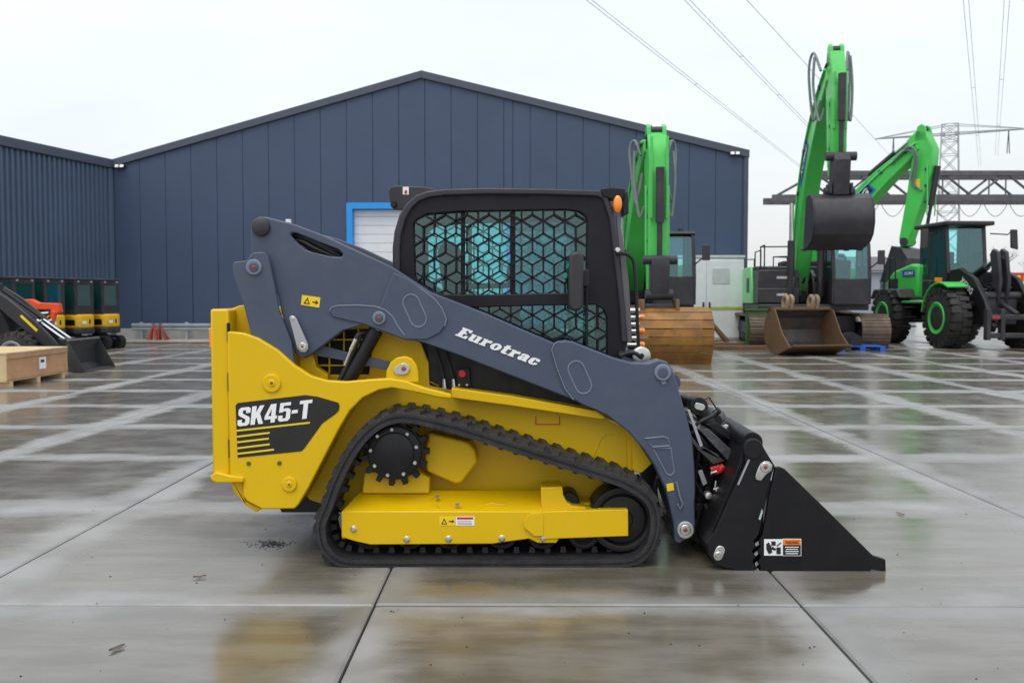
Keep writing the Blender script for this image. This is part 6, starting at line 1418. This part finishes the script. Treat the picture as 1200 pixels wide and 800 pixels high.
# red board with yellow lettering blocks on posts
sg = PY(1203, 330, 48); sb = thing('sign_board', 'red and yellow sign board on posts beyond the wheel loader', 'sign', (sg.x, 48, -.06), 0)
zb0, zb1 = PY(1200, 338, 48).z, PY(1200, 318, 48).z
bd = MB().bb(-.85, 2.2, 0, .06, zb0, zb1).build('board', mat('sign_red', (.6, .03, .02), .5), sb)
for x in (-.7, -.15, .4, .95, 1.5): MB().bb(x, x + .38, -.012, -.002, zb0 + .15, zb1 - .15).build('yellow_block', YLP, bd)
for x in (-.7, 2.0): MB().bb(x, x + .1, .065, .14, 0, zb1).build('post', GALV, sb)
# bare winter trees
def bare_tree(px, Yt, h_, seed, lab):
    rd_ = random.Random(seed); b = PY(px, 340, Yt); t = thing('bare_tree', lab, 'tree', (b.x, b.y, -.06), 0, group='bare trees on the skyline')
    tr = MB(); cw = MB()
    def grow(p, d, l_, r_, lev):
        e_ = p + d * l_; (tr if lev < 2 else cw).tube([p, p.lerp(e_, .5) + Vector((rd_.uniform(-.05, .05), rd_.uniform(-.05, .05), 0)) * l_, e_], [r_, r_ * .85, r_ * .68], 5 if lev < 2 else 3, caps=False)
        if lev >= 6: return
        for k in range(rd_.choice((2, 3, 3))):
            nd = (d + Vector((rd_.uniform(-1, 1), rd_.uniform(-1, 1), rd_.uniform(-.15, .6))) * .62).normalized(); grow(e_, nd, l_ * rd_.uniform(.62, .86), r_ * .62, lev + 1)
    grow(Vector((0, 0, 0)), Vector((0, 0, 1)), h_ * .24, h_ * .02, 0)
    tr.build('trunk', BARK, t); o = cw.build('crown', BARK, t)
for i, (px, Yt, h_, lab) in enumerate(((1146, 112, 8.2, 'bare winter tree right beside the wheel loader cab'), (1164, 118, 9.6, 'bare winter tree above the loader bell crank'), (1181, 110, 8.6, 'bare winter tree just above the red sign board'), (1199, 116, 9.4, 'bare winter tree at the far end of the tree row'))): bare_tree(px, Yt, h_, 40 + i, lab)

# ---- small grit and leaves on the slabs
random.seed(5)
vs = MB()
for k in range(240):
    g = GR(random.gauss(318, 11), random.gauss(637, 2.6)); s_ = random.uniform(.0015, .0045); vs.box((g.x, g.y, s_ * .2), (s_ * 2, s_ * 1.4, s_ * .8), Matrix.Rotation(random.uniform(0, 3), 3, 'Z'))
for k in range(110):
    g = GR(random.uniform(0, 1200), 400 + 400 * random.random() ** .7 + 25); s_ = random.uniform(.0015, .004); vs.box((g.x, g.y, s_ * .3), (s_ * 2, s_ * 1.4, s_), Matrix.Rotation(random.uniform(0, 3), 3, 'Z'))
gt = vs.build('grit', SOIL); gt['kind'] = 'stuff'; gt['label'] = 'dark grit scattered over the wet slabs'; gt['category'] = 'grit'
LEAF = mat('dead_leaf', (.09, .065, .04), .6, var=.3)
for px, py, sz, rz, lab in ((234, 677, .032, .4, 'curled dead brown leaf on the pale slab near the rear bumper'), (137, 761, .038, 1.1, 'dead brown leaf on the front slab at its left end'), (1025, 667, .034, .2, 'dead leaf on the slab ahead of the bucket cutting edge'), (1055, 603, .034, 2.0, 'dark dead leaf on the slabs beyond the bucket')):
    g = GR(px, py); mb = MB(); n = 7
    top = [Vector((sz * (t / (n - 1) * 2 - 1), sz * .42 * math.sin(math.pi * t / (n - 1)) + .001, .004 + .012 * abs(t / (n - 1) - .5))) for t in range(n)]
    low = [Vector((p.x, -p.y, p.z * .8)) for p in top]
    mid_ = [Vector((p.x, 0, .003)) for p in top]
    mb.add(top + mid_ + low, [(i, i + 1, n + i + 1, n + i) for i in range(n - 1)] + [(n + i, n + i + 1, 2 * n + i + 1, 2 * n + i) for i in range(n - 1)])
    o = mb.build('dead_leaf', LEAF); o.location = (g.x, g.y, .005); o.rotation_euler = (0, 0, rz); tag(o, lab, 'leaf')
